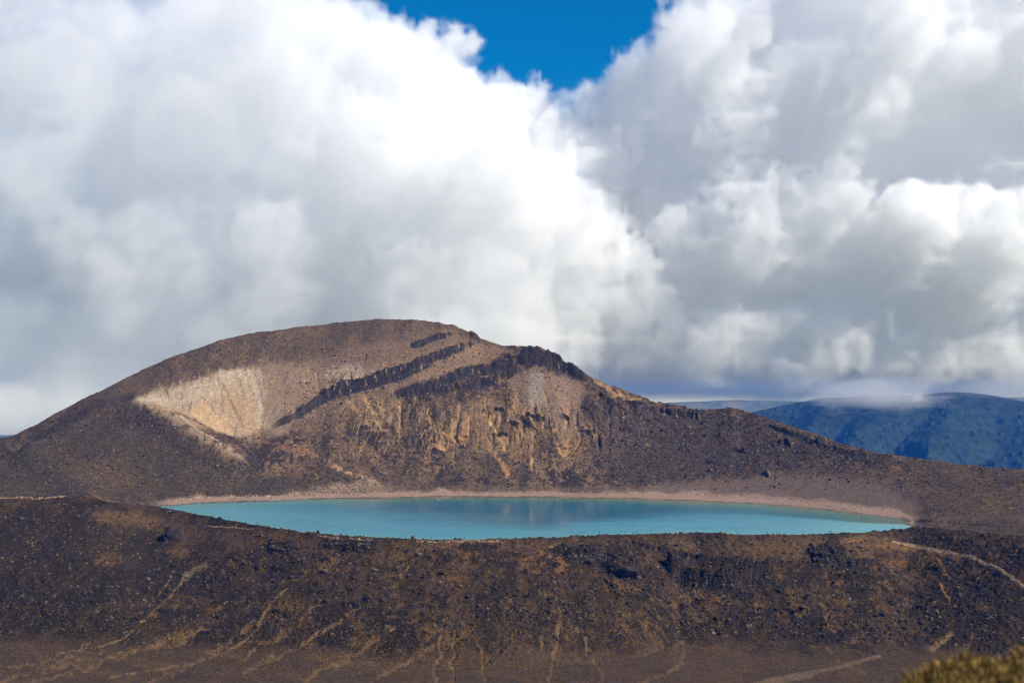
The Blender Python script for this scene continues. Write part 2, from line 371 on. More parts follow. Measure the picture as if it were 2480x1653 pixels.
# pale ridge running down to the right
for pts, w, col in [([(360, 955), (400, 975), (440, 1005), (480, 1032), (520, 1052), (552, 1066)], 9, (.33, .24, .17)), ([(345, 948), (390, 962), (430, 985), (470, 1000)], 6, (.44, .28, .16)),
                    ([(400, 965), (450, 1000), (500, 1035), (545, 1062)], 3, (.42, .34, .27)), ([(700, 1040), (760, 1065), (820, 1090), (860, 1105)], 5, (.30, .18, .11)),
                    ([(600, 1010), (680, 1035), (760, 1062)], 5, (.22, .11, .07)), ([(760, 1068), (800, 1085), (870, 1108)], 2.5, (.40, .28, .20))]:
    m = line(pts, w, 1.6, wob=6, seed=3); paint(m, col, .85, .2)
w_, m, sd, tt, ok = line([(60, 1035), (130, 985), (200, 952), (260, 943), (310, 941), (345, 950), (400, 975), (470, 1015), (545, 1062)], 26, 1.9); disp[w_] += 10 * m
w_, m, sd, tt, ok = line([(40, 1030), (90, 1000), (150, 968), (210, 938), (290, 924)], 15, 1.8); disp[w_] -= 20 * m * (1 - tt * .8); ALB[w_] = lerp(ALB[w_], c(.045, .034, .030), m * .8)  # gully sunk into the flank, its shade painted into the colour
paint(patch([(0, 1060), (80, 1030), (200, 960), (310, 945), (420, 1010), (520, 1075), (760, 1110), (560, 1140), (380, 1150), (230, 1145), (0, 1120)], 12, wob=16), (.062, .046, .034), .75, .9)
paint(patch([(150, 1060), (260, 1050), (330, 1110), (250, 1140), (170, 1110)], 20, wob=24, sc=14), (.14, .088, .055), .55)
paint(patch([(0, 1015), (60, 1035), (130, 1085), (215, 1150), (0, 1160)], 8, wob=10), (.06, .045, .032), .6, 1.)
w_, m, sd, tt, ok = line([(-80, 1045), (0, 1030), (60, 1050), (120, 1095), (200, 1148)], 22, 1.8); disp[w_] += 6 * m
# orange gullies under the cliffs
for pts, w, a in [([(835, 905), (855, 945), (885, 985)], 5, .9), ([(865, 910), (880, 940), (905, 975)], 3, .6), ([(800, 915), (838, 960), (858, 985)], 4, .6), ([(1145, 925), (1140, 965), (1150, 990)], 6, .8),
      ([(1080, 960), (1075, 990), (1060, 1010), (1025, 1025)], 6, .9), ([(1040, 1000), (1025, 1025), (1010, 1030)], 8, .8), ([(1120, 950), (1135, 985), (1150, 1010)], 6, .9), ([(1190, 900), (1180, 950), (1165, 1000), (1160, 1035)], 5, .8),
      ([(1225, 930), (1218, 980), (1224, 1030), (1220, 1075)], 4, .9), ([(1140, 1040), (1158, 1060), (1165, 1090)], 5, .8), ([(1300, 900), (1305, 960), (1310, 1030)], 16, .5), ([(1320, 1000), (1300, 1035), (1330, 1015)], 5, .7),
      ([(1350, 985), (1365, 1005)], 3, .8), ([(1270, 1010), (1290, 1040), (1310, 1045)], 4, .7), ([(1190, 1000), (1220, 990), (1160, 1030)], 5, .6), ([(1060, 930), (1040, 980), (1020, 1000)], 5, .5), ([(1250, 900), (1262, 960), (1275, 1010)], 4, .5),
      ([(1390, 880), (1430, 915), (1500, 935), (1560, 945)], 4, .5), ([(1360, 865), (1420, 905), (1470, 925)], 4, .6), ([(1430, 1020), (1445, 1035), (1410, 1050)], 3, .6), ([(985, 930), (1000, 990)], 3, .5)]:
    m = line(pts, w, 1.7, wob=9, seed=int(pts[0][0])); paint(m, OCH if pts[0][0] % 3 else ORG, a, .25)
    disp[m[0]] -= m[1] * 1.3
for po, col, a in [([(1080, 930), (1180, 900), (1230, 960), (1170, 1050), (1080, 1030), (1040, 990)], (.30, .19, .10), .5), ([(780, 905), (900, 880), (930, 960), (870, 990), (820, 950)], (.26, .17, .10), .5), ([(1150, 990), (1240, 960), (1250, 1040), (1170, 1070)], (.28, .17, .08), .45),
      ([(1250, 1000), (1400, 960), (1440, 1030), (1300, 1060)], (.22, .14, .08), .4), ([(930, 870), (1060, 835), (1080, 850), (980, 890)], (.24, .16, .10), .5), ([(660, 960), (760, 910), (800, 960), (700, 1010)], (.20, .14, .09), .4)]:
    paint(patch(po, 12, wob=26, sc=14), col, a)
paint(patch([(1170, 870), (1240, 850), (1300, 870), (1340, 900), (1330, 980), (1290, 1010), (1260, 960), (1200, 950)], 14, wob=16), (.24, .17, .12), .7, .5)
paint(patch([(1215, 850), (1250, 855), (1240, 930), (1215, 935)], 8, wob=10), (.26, .235, .21), .8, .4)
paint(patch([(1270, 860), (1340, 880), (1330, 940), (1310, 1000), (1285, 960), (1275, 900)], 10, wob=8), (.25, .165, .125), .7, .2)
paint(patch([(900, 830), (1080, 790), (1150, 800), (1180, 815), (1050, 860), (900, 900)], 10, wob=12), (.26, .175, .115), .65, .35)
for q in range(60):                                   # rills between the gullies
    x = rng.uniform(880, 1420); y = rng.uniform(905, 1000); L = rng.uniform(30, 80)
    m = line([(x, y), (x + rng.uniform(-6, 6), y + L * .5), (x + rng.uniform(-14, 10), y + L)], rng.uniform(2, 5), 1.7, wob=7, seed=q + 200, taper=True)
    disp[m[0]] -= m[1] * rng.uniform(.6, 1.8); paint(m, OCH if q % 2 else (.05, .04, .036), .4)
for q in range(120):
    x = rng.uniform(800, 1440); y = rng.uniform(900, 1010); L = rng.uniform(30, 95); s = (x - 1120) * .00003
    m = line([(x, y), (x + rng.uniform(-5, 5) + s * L * 20, y + L * .5), (x + rng.uniform(-9, 9) + s * L * 40, y + L)], rng.uniform(1.0, 2.4), 1.4, wob=3.5, seed=q + 900, taper=True)
    paint(m, [(.50, .34, .17), (.44, .27, .10), (.30, .22, .15)][q % 3], .45, .3); disp[m[0]] -= m[1] * .8
for q in range(26):                                   # ribs of rock between the gullies
    x = 900 + q * 20 + rng.uniform(-8, 8); y = rng.uniform(905, 960); L = rng.uniform(50, 120)
    m = line([(x, y), (x + rng.uniform(-8, 8), y + L * .5), (x + rng.uniform(-16, 16), y + L)], rng.uniform(5, 9), 1.9, wob=10, seed=q + 1300)
    disp[m[0]] += m[1] * rng.uniform(1.5, 3.5) * np.sin(np.pi * np.clip(m[3], 0, 1)); ALB[m[0]] = lerp(ALB[m[0]], c(.055, .043, .040), m[1] * .45 * sstep(-.3, .4, fbm(PX[m[0]], PY[m[0]], 9, 3, .6, q)))
# dark lava bands: real steps in the hillside
def cliff(pts, h, w, seed, far=True, col=DARK, broken=0.):
    w_, m, sd, tt, ok = line(pts, w * 3.2, 1.2, far=far, wob=9, seed=seed)
    px = PX[w_]; py = PY[w_]
    gate = np.ones_like(px) if not broken else sstep(-broken, -broken + .35, fbm(px, py, 26, 3, .6, seed + 9) + .15)
    ends = sstep(0, .06, tt) * (1 - sstep(.94, 1, tt))
    w = w * .66 * (.30 + .70 * sstep(0, .22, tt) * (1 - sstep(.78, 1, tt))) * (1 + .35 * fbm(px, py * 0 + seed, 30, 2, .6, seed + 3))
    lump = 1 + .6 * fbm(px, py, 12, 3, .6, seed)
    above = sd                                        # + above the line
    f = sstep(-w * .5, w * .5, above) * np.exp(-np.clip(above - w * .5, 0, None) / (w * 2.0)) * ok * gate * ends
    disp[w_] += (h * lump * f).astype(np.float32)
    b = sstep(-w * 1., -w * .6, above) * (1 - sstep(w * .6, w * 1.05, above)) * ok * gate * ends
    deb = (1 - sstep(0, w * 3.2, -above)) * (above < 0) * ok * gate * ends * sstep(.0, .45, fbm(px, py, 6, 3, .65, seed + 21) + .12)   # fallen blocks below
    ALB[w_] = lerp(ALB[w_], c(.045, .037, .036), deb * .8); rough[w_] = rough[w_] + (1.4 - rough[w_]) * deb
    vein = sstep(.15, .5, fbm(px, py * .4, 5, 3, .6, seed + 41))
    ALB[w_] = lerp(ALB[w_], lerp(np.broadcast_to(c(*col), ALB[w_].shape), c(.10, .075, .065), vein * .7), b * .93); rough[w_] = rough[w_] + (1.3 - rough[w_]) * b
cliff([(620, 988), (660, 968), (705, 940), (740, 917), (800, 895), (860, 880), (925, 862), (985, 838), (1020, 822), (1060, 805), (1100, 790)][::1], 7, 11, 40, broken=.4)
cliff([(730, 922), (800, 896), (860, 880), (925, 862), (990, 836)], 5, 14, 41)
cliff([(900, 908), (950, 905), (1010, 893), (1060, 868), (1130, 855), (1190, 835), (1240, 833), (1290, 852), (1350, 875)], 8, 12, 42)
cliff([(990, 905), (1050, 895), (1110, 880), (1160, 868), (1200, 845)], 6, 9, 43, broken=.3)
cliff([(1195, 812), (1240, 820), (1290, 843), (1350, 868)], 6, 10, 47, broken=.3)
cliff([(945, 796), (965, 790), (985, 782), (1005, 776), (1025, 772)], 5, 10, 44)
cliff([(1020, 770), (1060, 765), (1100, 780)], 5, 10, 45, broken=.2)
cliff([(1380, 905), (1410, 930), (1395, 965)], 5, 16, 46, broken=.2)
cliff([(1430, 925), (1500, 948), (1560, 955), (1620, 965)], 6, 12, 48, broken=.2)
cliff([(1760, 974), (1840, 1003), (1900, 1030), (1960, 1048), (2000, 1052)], 2.5, 11, 49)

for q in range(26):                                   # scattered small outcrops
    x = rng.uniform(900, 1900); y = np.interp(x, [900, 1400, 1900], [940, 940, 1030]) + rng.uniform(0, 110); L = rng.uniform(14, 50)
    if y > 1095: continue
    cliff([(x, y), (x + L * .5, y - rng.uniform(-4, 5)), (x + L, y + rng.uniform(-4, 8))], rng.uniform(1.5, 4), rng.uniform(4, 8), 60 + q, broken=.2)
# right shoulder: stony dark, then the smooth fan above the beach
paint(patch([(1380, 920), (1650, 945), (1950, 1040), (2080, 1060), (1800, 1085), (1560, 1110), (1420, 1110), (1380, 1040)], 22, wob=26), (.062, .047, .042), .75, 1.)
paint(patch([(1470, 1125), (1540, 1108), (1700, 1098), (1850, 1090), (2000, 1100), (2120, 1160), (2100, 1205), (1900, 1172), (1700, 1156), (1500, 1145)], 12, wob=8), (.175, .125, .105), .9, .08)
paint(patch([(1750, 1075), (2000, 1085), (2180, 1140), (2140, 1170), (1980, 1105)], 20, wob=16), (.125, .090, .074), .6, .35)
paint(patch([(2080, 1050), (2352, 1078), (2700, 1100), (2700, 1240), (2352, 1235), (2160, 1200), (2100, 1120)], 25, wob=16), (.085, .060, .045), .7, .6)
paint(patch([(700, 1130), (780, 1110), (860, 1105), (900, 1130), (800, 1140)], 8, wob=10), (.30, .22, .17), .8, .2)
paint(patch([(640, 1132), (900, 1118), (1200, 1112), (1500, 1122), (1500, 1145), (1100, 1138), (640, 1150)], 8, wob=10, sc=40), (.17, .12, .085), .6, .4)
for q in range(14):
    y = 1150 + q * 6 + rng.uniform(-4, 4); x = 2120 + q * 7
    m = line([(x, y + 40), (x + 90, y), (x + 230, y - 40)], 2.5, 1.8, far=q < 7, wob=6, seed=q); paint(m, (.17, .105, .05), .45)
for q in range(34):                                   # fine wash lines fanning out over the crater floor
    x = rng.uniform(60, 1500); y = rng.uniform(1440, 1500); dx = -(1250 - x) * .25
    m = line([(x, y), (x + dx * .4, y + 45), (x + dx, y + 130)], rng.uniform(1.2, 2.6), 1.6, far=False, wob=9, seed=q + 1700); paint(m, [(.22, .145, .09), (.05, .036, .028)][q % 2], .6)
# ---- crater wall in front of the lake
paint(patch([(-60, 1150), (250, 1180), (420, 1240), (420, 1330), (300, 1450), (-60, 1500)], 40, far=False, wob=30), (.024, .020, .017), .75, 1.)  # left edge darkening, lens falloff and slope shade painted into the colour
paint(patch([(2150, 1290), (2420, 1330), (2420, 1560), (2200, 1540), (2100, 1420)], 40, far=False, wob=30), (.026, .021, .017), .75, 1.)  # slope turned from the sun, its shade painted into the colour
paint(patch([(1500, 1240), (1750, 1232), (2000, 1236), (2100, 1260), (1900, 1290), (1700, 1290), (1560, 1265)], 16, far=False, wob=14), (.155, .105, .068), .65, .5)
paint(patch([(400, 1210), (560, 1212), (740, 1240), (700, 1260), (520, 1262), (400, 1250)], 16, far=False, wob=14), (.16, .10, .055), .6, .6)
paint(patch([(900, 1245), (1100, 1246), (1060, 1262), (940, 1270)], 10, far=False, wob=10), (.17, .115, .075), .7, .4)
paint(patch([(560, 1215), (680, 1232), (740, 1262), (640, 1290), (560, 1262)], 14, far=False, wob=16), (.115, .055, .035), .6)
paint(patch([(200, 1170), (330, 1180), (420, 1205), (330, 1215), (230, 1200)], 8, far=False, wob=16, sc=12), (.21, .13, .06), .6)
paint(patch([(1040, 1245), (1300, 1240), (1420, 1236), (1400, 1250), (1200, 1262), (1060, 1258)], 8, far=False, wob=8), (.14, .085, .058), .6, .6)
for q in range(70):
    x = rng.uniform(250, 2300); y = rng.uniform(1250, 1420); r = rng.uniform(8, 26)
    po = [(x + r * math.cos(a) * rng.uniform(.6, 1.3) * 1.5, y + r * math.sin(a) * .6 * rng.uniform(.6, 1.3)) for a in np.linspace(0, 6.28, 9)[:-1]]
    paint(patch(po, 6, far=False, wob=10, sc=8, seed=q), [(.19, .115, .05), (.028, .022, .020), (.12, .075, .06), (.15, .10, .06)][q % 4], .65)
fall = fbm((PX - 1150) / 14. * (1 + (PY - 1240) * -.0012), PY / 70., 1, 4, .62, 151)
ALB = np.where(near[..., None], lerp(lerp(ALB, c(.024, .019, .016), sstep(.02, .5, fall) * .7), c(.13, .082, .045), sstep(.08, .6, -fall) * .45), ALB)
# cinder floor and fans
fl = sstep(-14, 26, PY - np.interp(xs, [-60, 300, 700, 1200, 1450, 1560, 2000, 2300, 2500], [1455, 1470, 1490, 1500, 1490, 1475, 1482, 1500, 1520])[None, :] + fbm(PX, PY, 60, 3, .6, 77) * 26) * near
fl = fl * (row > sum(rows_per[:4]))
ALB = lerp(ALB, c(.098, .068, .052), fl * .85); rough = rough + (.24 - rough) * fl
stre = fbm(PX * .35 + PY * 1.1, PY * 3 - PX * .6, 60, 4, .6, 91)
ALB = lerp(ALB, c(.17, .11, .065), sstep(.15, .7, stre) * fl * .5); ALB = lerp(ALB, c(.05, .036, .029), sstep(.15, .7, -stre) * fl * .5)
for x0, y0, x1, y1 in [(740, 1380, 560, 1510), (820, 1400, 560, 1540), (905, 1440, 700, 1560), (1000, 1480, 840, 1568), (600, 1420, 350, 1568), (480, 1440, 100, 1540), (430, 1470, 0, 1530), (1045, 1450, 1035, 1568), (1100, 1470, 1120, 1568), (1015, 1450, 1000, 1560),
      (200, 1480, 0, 1568), (1290, 1400, 1260, 1568), (1330, 1440, 1400, 1568), (300, 1500, 60, 1568)]:
    m = line([(x0, y0), ((x0 * .6 + x1 * .4), (y0 * .5 + y1 * .5)), (x1, y1)], 4, 1.9, far=False, wob=12, seed=x0); paint(m, (.24, .16, .10), .8, .15); disp[m[0]] -= m[1] * .4
for pts, w, col in [([(430, 1312), (412, 1345), (375, 1385), (330, 1425), (300, 1450), (290, 1462), (240, 1480), (130, 1500)], 2.2, (.32, .22, .12)), ([(400, 1325), (362, 1370), (342, 1390)], 2, (.25, .17, .10)),
      ([(470, 1300), (440, 1312), (425, 1330)], 7, (.20, .16, .13)), ([(660, 1352), (625, 1385), (608, 1410), (600, 1425)], 3, (.27, .18, .10)), ([(600, 1430), (585, 1450), (545, 1485), (470, 1515), (380, 1535), (250, 1555)], 2.4, (.28, .19, .11)),
      ([(1568, 1475), (1572, 1500), (1560, 1530), (1520, 1552), (1470, 1568)], 4, (.26, .17, .10)), ([(1560, 1480), (1548, 1510), (1565, 1525)], 10, (.16, .11, .07)),
      ([(2150, 1275), (2165, 1300), (2180, 1325)], 3, (.30, .16, .05)), ([(2160, 1340), (2178, 1365), (2192, 1390)], 4.5, (.36, .20, .07)), ([(2185, 1455), (2160, 1475), (2140, 1490)], 6, (.30, .20, .11)),
      ([(1900, 1490), (1930, 1520), (1990, 1548)], 3, (.20, .13, .075)), ([(960, 1255), (955, 1280), (930, 1310)], 2.5, (.26, .16, .08)), ([(1240, 1270), (1300, 1290), (1280, 1310)], 6, (.24, .14, .06)), 
      ([(1900, 1245), (1980, 1234), (2060, 1238)], 3, (.16, .11, .08)), ([(1880, 1262), (1920, 1246), (1980, 1240)], 2, (.30, .18, .09)), ([(2020, 1250), (2080, 1258), (2200, 1276)], 8, (.20, .12, .05)), ([(2240, 1440), (2220, 1500)], 3, (.16, .10, .05)), ([(1300, 1255), (1260, 1258)], 5, (.25, .15, .07))]:
    m = line(pts, w, 1.6, far=False, wob=4, seed=int(pts[0][0])); paint(m, col, .9, .1)
# outcrops on the near wall
def mound(x, y, rx, ry, h, seed, col=DARK):
    po = [(x + rx * math.cos(a), y + ry * math.sin(a)) for a in np.linspace(0, 2 * math.pi, 11)[:-1]]
    w_, m = patch(po, min(rx, ry) * .35, far=False, wob=min(rx, ry) * .4, sc=rx * .7, seed=seed)
    disp[w_] += h * m * (1 + .4 * fbm(PX[w_], PY[w_], 9, 3, .6, seed)); ALB[w_] = lerp(ALB[w_], c(*col), m * .9); rough[w_] = rough[w_] + (1.3 - rough[w_]) * m
for q, (x, y, rx, ry, h) in enumerate([(1345, 1272, 45, 12, 2.5), (1432, 1298, 42, 15, 4), (1290, 1262, 18, 6, 3), (1560, 1305, 25, 20, 5), (650, 1258, 34, 14, 3), (810, 1255, 62, 12, 2.5), (1905, 1275, 45, 22, 5), (1100, 1262, 50, 8, 2), (1640, 1300, 60, 12, 3), (1980, 1300, 30, 14, 2), (1545, 1455, 16, 7, 2)]):
    mound(x, y, rx, ry, h, 300 + q)
cliff([(1530, 1300), (1550, 1330), (1590, 1345), (1640, 1350), (1700, 1340), (1745, 1318), (1780, 1305)], 9, 20, 80, far=False)
cliff([(1290, 1288), (1340, 1292), (1385, 1285)], 4, 14, 81, far=False)
cliff([(1395, 1312), (1430, 1328), (1475, 1318)], 5, 14, 82, far=False)
cliff([(1450, 1250), (1520, 1262), (1580, 1282), (1620, 1300)], 3, 7, 83, far=False)
for q in range(60):
    x = rng.uniform(60, 2250); y = rng.uniform(1260, 1440); L = rng.uniform(10, 46)
    cliff([(x, y), (x + L * .5, y + rng.uniform(-4, 6)), (x + L, y + rng.uniform(-5, 6))], rng.uniform(.8, 2.6), rng.uniform(4, 8), 90 + q, far=False, broken=.3)
# ---- stony relief: fields of half-buried blocks plus fine grit
def cells(x, y, size, seed):
    """height of rounded blocks packed in jittered cells, 0..1"""
    gx = x / size; gy = y / size; ix = np.floor(gx).astype(np.int64); iy = np.floor(gy).astype(np.int64)
    out = np.zeros(x.shape, np.float32)
    for a in (-1, 0, 1):
        for b in (-1, 0, 1):
            k = ((ix + a) * 73856093) ^ ((iy + b) * 19349663) ^ (seed * 83492791); k = (k ^ (k >> 13)) * 1274126177
            k = k ^ (k >> 16); h1 = _perm[k & 0xffff]; h2 = _perm[(k >> 9) & 0xffff]; h3 = _perm[(k >> 4) & 0xffff]
            r = .12 + .42 * h3 ** 3
            d = np.hypot(gx - ix - a - h1, gy - iy - b - h2)
            out = np.maximum(out, np.sqrt(np.clip(r * r - d * d, 0, None)) * 1.1)
    return out
vis = (row > sum(rows_per[:5])) & (row < r_foot + 540)
xv, dv = X[vis], D[vis]
rv = rough[vis]
st = cells(xv, dv, 9, 1) * 9 * .5 * np.clip(rv - .45, 0, 1) * sstep(-.1, .4, n1[vis] + n2[vis] * .5)
st += cells(xv, dv, 4.2, 2) * 4.2 * .55 * np.clip(rv * 1.3 - .2, 0, 1)
st += cells(xv, dv, 2.2, 3) * 2.2 * .8 * np.clip(rv * 1.3, .1, 1)
st += cells(xv + 31, dv, 3.1, 6) * 3.1 * .6 * np.clip(rv * 1.3 - .1, 0, 1)
stone = (st > .55)
fine = fbm(xv, dv, 14, 5, .62, 33) * 1.6 * np.clip(rv, .12, 1.2)
disp[vis] += (st + fine).astype(np.float32)
a = ALB[vis]; tint = _perm[(np.floor(xv / 2.6).astype(np.int64) * 7919 + np.floor(dv / 2.6).astype(np.int64) * 104729) & 0xffff]
stc = np.where((tint > .93)[:, None], c(.22, .19, .17), np.where((tint > .55)[:, None], c(.055, .043, .042), c(.034, .028, .030)))
a = a + (stc - a) * (stone * np.clip(rv, 0, 1) * .8)[:, None]; ALB[vis] = a
# keep the shores calm
calm = sstep(0, 18, np.abs(D - dsh[None, :] - 12)) * sstep(0, 26, np.abs(D - dr[None, :] - 20))
disp *= np.where((PY > 0) & (row > sum(rows_per[:5])), .06 + .94 * calm, 1)
wet = np.exp(-np.clip(D - dsh[None, :], 0, None) / 2.2) * (row >= r_rim) * lake[None, :]
bch = (1 - sstep(34, 50, D - dsh[None, :] + n2 * 12 - 12 * sstep(1300, 1700, xs)[None, :])) * sstep(-.5, 1, D - dsh[None, :]) * (row > r_rim + 20) * sstep(330, 400, xs)[None, :] * (1 - sstep(2060, 2130, xs))[None, :]
ALB = lerp(ALB, c(.37, .26, .215), bch * .9); ALB = lerp(ALB, c(.10, .075, .06), wet * .75)
rings = np.sin((D - dsh[None, :]) * .75 + fbm(PX, D, 90, 2, .5, 88) * 3) * bch
ALB *= (1 + .16 * rings * sstep(-.3, .3, n2))[..., None]
ALB = lerp(ALB, c(.16, .12, .10), bch * sstep(.1, .5, n2 * .6 + n3 * .6) * .45)
ALB *= (1 + .16 * n3)[..., None]; ALB *= np.where(near[..., None], c(.93, .80, .54), c(1.14, 1.07, .90))
ZF = Z + disp
co = np.stack([X, D, ZF], -1)
# ---- split the sheet into the setting's pieces
pathm = np.zeros(D.shape, np.float32)
for pts, w, far in [([(2050, 1244), (2120, 1258), (2190, 1270), (2240, 1282), (2290, 1305), (2330, 1330), (2380, 1360), (2440, 1390)], 3.4, False), ([(-60, 1143.5), (40, 1144), (100, 1144.5), (150, 1141)], 1.8, False), ([(480, 1206), (520, 1211), (580, 1216)], 1.6, False),
                    ([(730, 1231), (790, 1237.5), (860, 1240)], 1.5, False), ([(960, 1243), (1060, 1243.5), (1150, 1241)], 1.8, False), ([(1760, 1568), (1840, 1550), (1930, 1530), (2020, 1505)], 4.5, False), ([(1560, 1640), (1700, 1585), (1780, 1562), (1860, 1548)], 8, False)]:
    m = line(pts, w, .4, far=far, wob=2.5, seed=5); pathm[m[0]] = np.maximum(pathm[m[0]], m[1])
ALB = lerp(ALB, c(.33, .22, .13), pathm * (.8 - .45 * sstep(1480, 1520, PY)))
quad = lambda A: A[:-1, :-1]
pm = quad(pathm) > .5
bm_ = (quad(bch) > .5) & ~pm
hm = (row[:-1, :-1] >= r_foot) & ~bm_ & ~pm
gm = ~(pm | bm_ | hm)
idx = np.arange(nrw * nc).reshape(nrw, nc)
F4 = np.stack([idx[:-1, :-1], idx[:-1, 1:], idx[1:, 1:], idx[1:, :-1]], -1)
def ground_mat():
    m, n = new_mat('ground')
    at = n.node('ShaderNodeAttribute', attribute_name='tint').outputs['Color']
    P = n.node('ShaderNodeNewGeometry').outputs['Position']
    g1 = n.noise(P, .9, 5, .65); g2 = n.noise(P, .25, 4, .6)
    k = n.math('MULTIPLY', n.ramp(g1, [(.36, .20), (.47, .50), (.55, .66), (.64, 1.)]), n.math('MULTIPLY', n.ramp(g2, [(.3, .6), (.7, 1.)]), 1.75))
    col = n.vmath('MULTIPLY', at, n.node('ShaderNodeCombineXYZ', {0: k, 1: k, 2: k}).outputs[0])
    b = n.node('ShaderNodeBump', {'Strength': 1., 'Distance': .9, 'Height': n.noise(P, .8, 6, .65)})
    p = n.node('ShaderNodeBsdfPrincipled', {'Base Color': col, 'Roughness': .95, 'Normal': b.outputs[0]})
    p.inputs['Specular IOR Level'].default_value = .15
    n.l.new(p.outputs[0], n.node('ShaderNodeOutputMaterial').inputs[0]); return m
GM = ground_mat()
def piece(name, mask):
    f = F4[mask].reshape(-1, 4)
    u, inv = np.unique(f, return_inverse=True)
    me = mesh_np(name, co.reshape(-1, 3)[u], inv.reshape(-1, 4), 4)
    ca = me.color_attributes.new('tint', 'FLOAT_COLOR', 'POINT')
    rgba = np.ones((len(u), 4), np.float32); rgba[:, :3] = ALB.reshape(-1, 3)[u]
    ca.data.foreach_set('color', rgba.ravel())
    return tag(link(name, me, GM), kind='structure')
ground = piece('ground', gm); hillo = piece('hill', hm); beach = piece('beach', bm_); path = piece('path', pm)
# where a bearing meets the ground
PYF = HY - ZF / D * FD
def hit(x, y):
    j = int(np.argmin(np.abs(xs - x))); r0 = sum(rows_per[:4])
    colv = PYF[r0:, j]; k = np.nonzero(colv <= y)[0]
    i = r0 + (k[0] if len(k) else len(colv) - 1)
    return Vector(co[i, j].tolist())
def rim_point(x):
    j = int(np.argmin(np.abs(xs - x))); seg = PYF[r_rim - 20:r_rim + 8, j]; i = r_rim - 20 + int(np.argmin(seg)); return Vector(co[i, j].tolist())
# ------------------------------------------------------------------ lake
def build_lake():
    js = np.nonzero((xs > 300) & (xs < 2130))[0][::4]; nr = 110
    t = np.linspace(0, 1, nr)[:, None]
    a = (dr[js] + 2)[None, :]; b = (dsh[js] + 6)[None, :]; b = np.maximum(b, a + 2)
    Dw = a + (b - a) * t; Xw = (xs[js][None, :] - CX) / FD * Dw
    cw = np.stack([Xw, Dw, np.full(Dw.shape, -110.)], -1).reshape(-1, 3)
    ii = np.arange(nr * len(js)).reshape(nr, len(js)); f = np.stack([ii[:-1, :-1], ii[:-1, 1:], ii[1:, 1:], ii[1:, :-1]], -1).reshape(-1, 4)
    me = mesh_np('lake_water', cw, f, 4)
    # water depth colour: metres from the shore (shallows look green, the middle turquoise)
    near_ = Dw - dr[js][None, :] - 20; far_ = dsh[js][None, :] - Dw
    sx = np.minimum((xs[js][None, :] - 355) * .55, (2100 - xs[js][None, :]) * .35)
    dist = np.minimum(far_, np.minimum(near_ * 2.0 + 20, sx))
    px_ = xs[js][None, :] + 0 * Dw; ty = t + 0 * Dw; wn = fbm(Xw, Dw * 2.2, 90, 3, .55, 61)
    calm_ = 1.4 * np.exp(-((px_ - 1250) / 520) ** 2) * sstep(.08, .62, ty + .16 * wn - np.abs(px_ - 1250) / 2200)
    rp = np.clip(1 - calm_ + .18 * wn, 0, 1) * (1 - .9 * sstep(1500, 1950, px_) * sstep(.5, .62, ty + (px_ - 1900) / 3000)) + .5 * sstep(1800, 2050, px_) * (1 - sstep(.35, .5, ty))  # last term also pales the right end for its painted glare
    at = me.attributes.new('ripple_sheen', 'FLOAT', 'POINT'); at.data.foreach_set('value', rp.astype(np.float32).ravel())
    at = me.attributes.new('shore', 'FLOAT', 'POINT'); at.data.foreach_set('value', dist.astype(np.float32).ravel())
    m, n = new_mat('lake_water')
    sh = n.node('ShaderNodeAttribute', attribute_name='shore').outputs['Fac']
    P = n.node('ShaderNodeNewGeometry').outputs['Position']
    wob = n.math('MULTIPLY', n.math('SUBTRACT', n.noise(P, .012, 3, .5), .5), 40.)
    col = n.ramp(n.math('DIVIDE', n.math('ADD', sh, wob), 200., clamp=True), [(0., (.15, .14, .09)), (.05, (.12, .17, .115)), (.24, (.050, .20, .16)), (.42, (.003, .17, .23)), (.8, (.0, .145, .24))])
    mp = n.node('ShaderNodeMapping', {'Vector': P, 'Scale': (1, .5, 1)}).outputs[0]
    h = n.math('ADD', n.noise(mp, .35, 3, .5), n.math('MULTIPLY', n.noise(mp, 1.6, 2, .5), .25))
    rpn = n.node('ShaderNodeAttribute', attribute_name='ripple_sheen').outputs['Fac']
    bp = n.node('ShaderNodeBump', {'Strength': n.math('ADD', n.math('MULTIPLY', rpn, .5), WAVE), 'Distance': .5, 'Height': h})
    rg = n.math('ADD', n.math('MULTIPLY', rpn, .20), .09)
    col = n.mix(n.math('MULTIPLY', rpn, .58, clamp=True), col, (.15, .37, .43))  # pale cloud reflection on rippled water put into the base colour
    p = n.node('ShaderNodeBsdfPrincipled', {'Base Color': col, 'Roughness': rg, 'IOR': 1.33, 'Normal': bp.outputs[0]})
    p.inputs['Specular IOR Level'].default_value = .10
    n.l.new(p.outputs[0], n.node('ShaderNodeOutputMaterial').inputs[0])
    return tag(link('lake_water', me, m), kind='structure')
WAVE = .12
lake_o = build_lake()
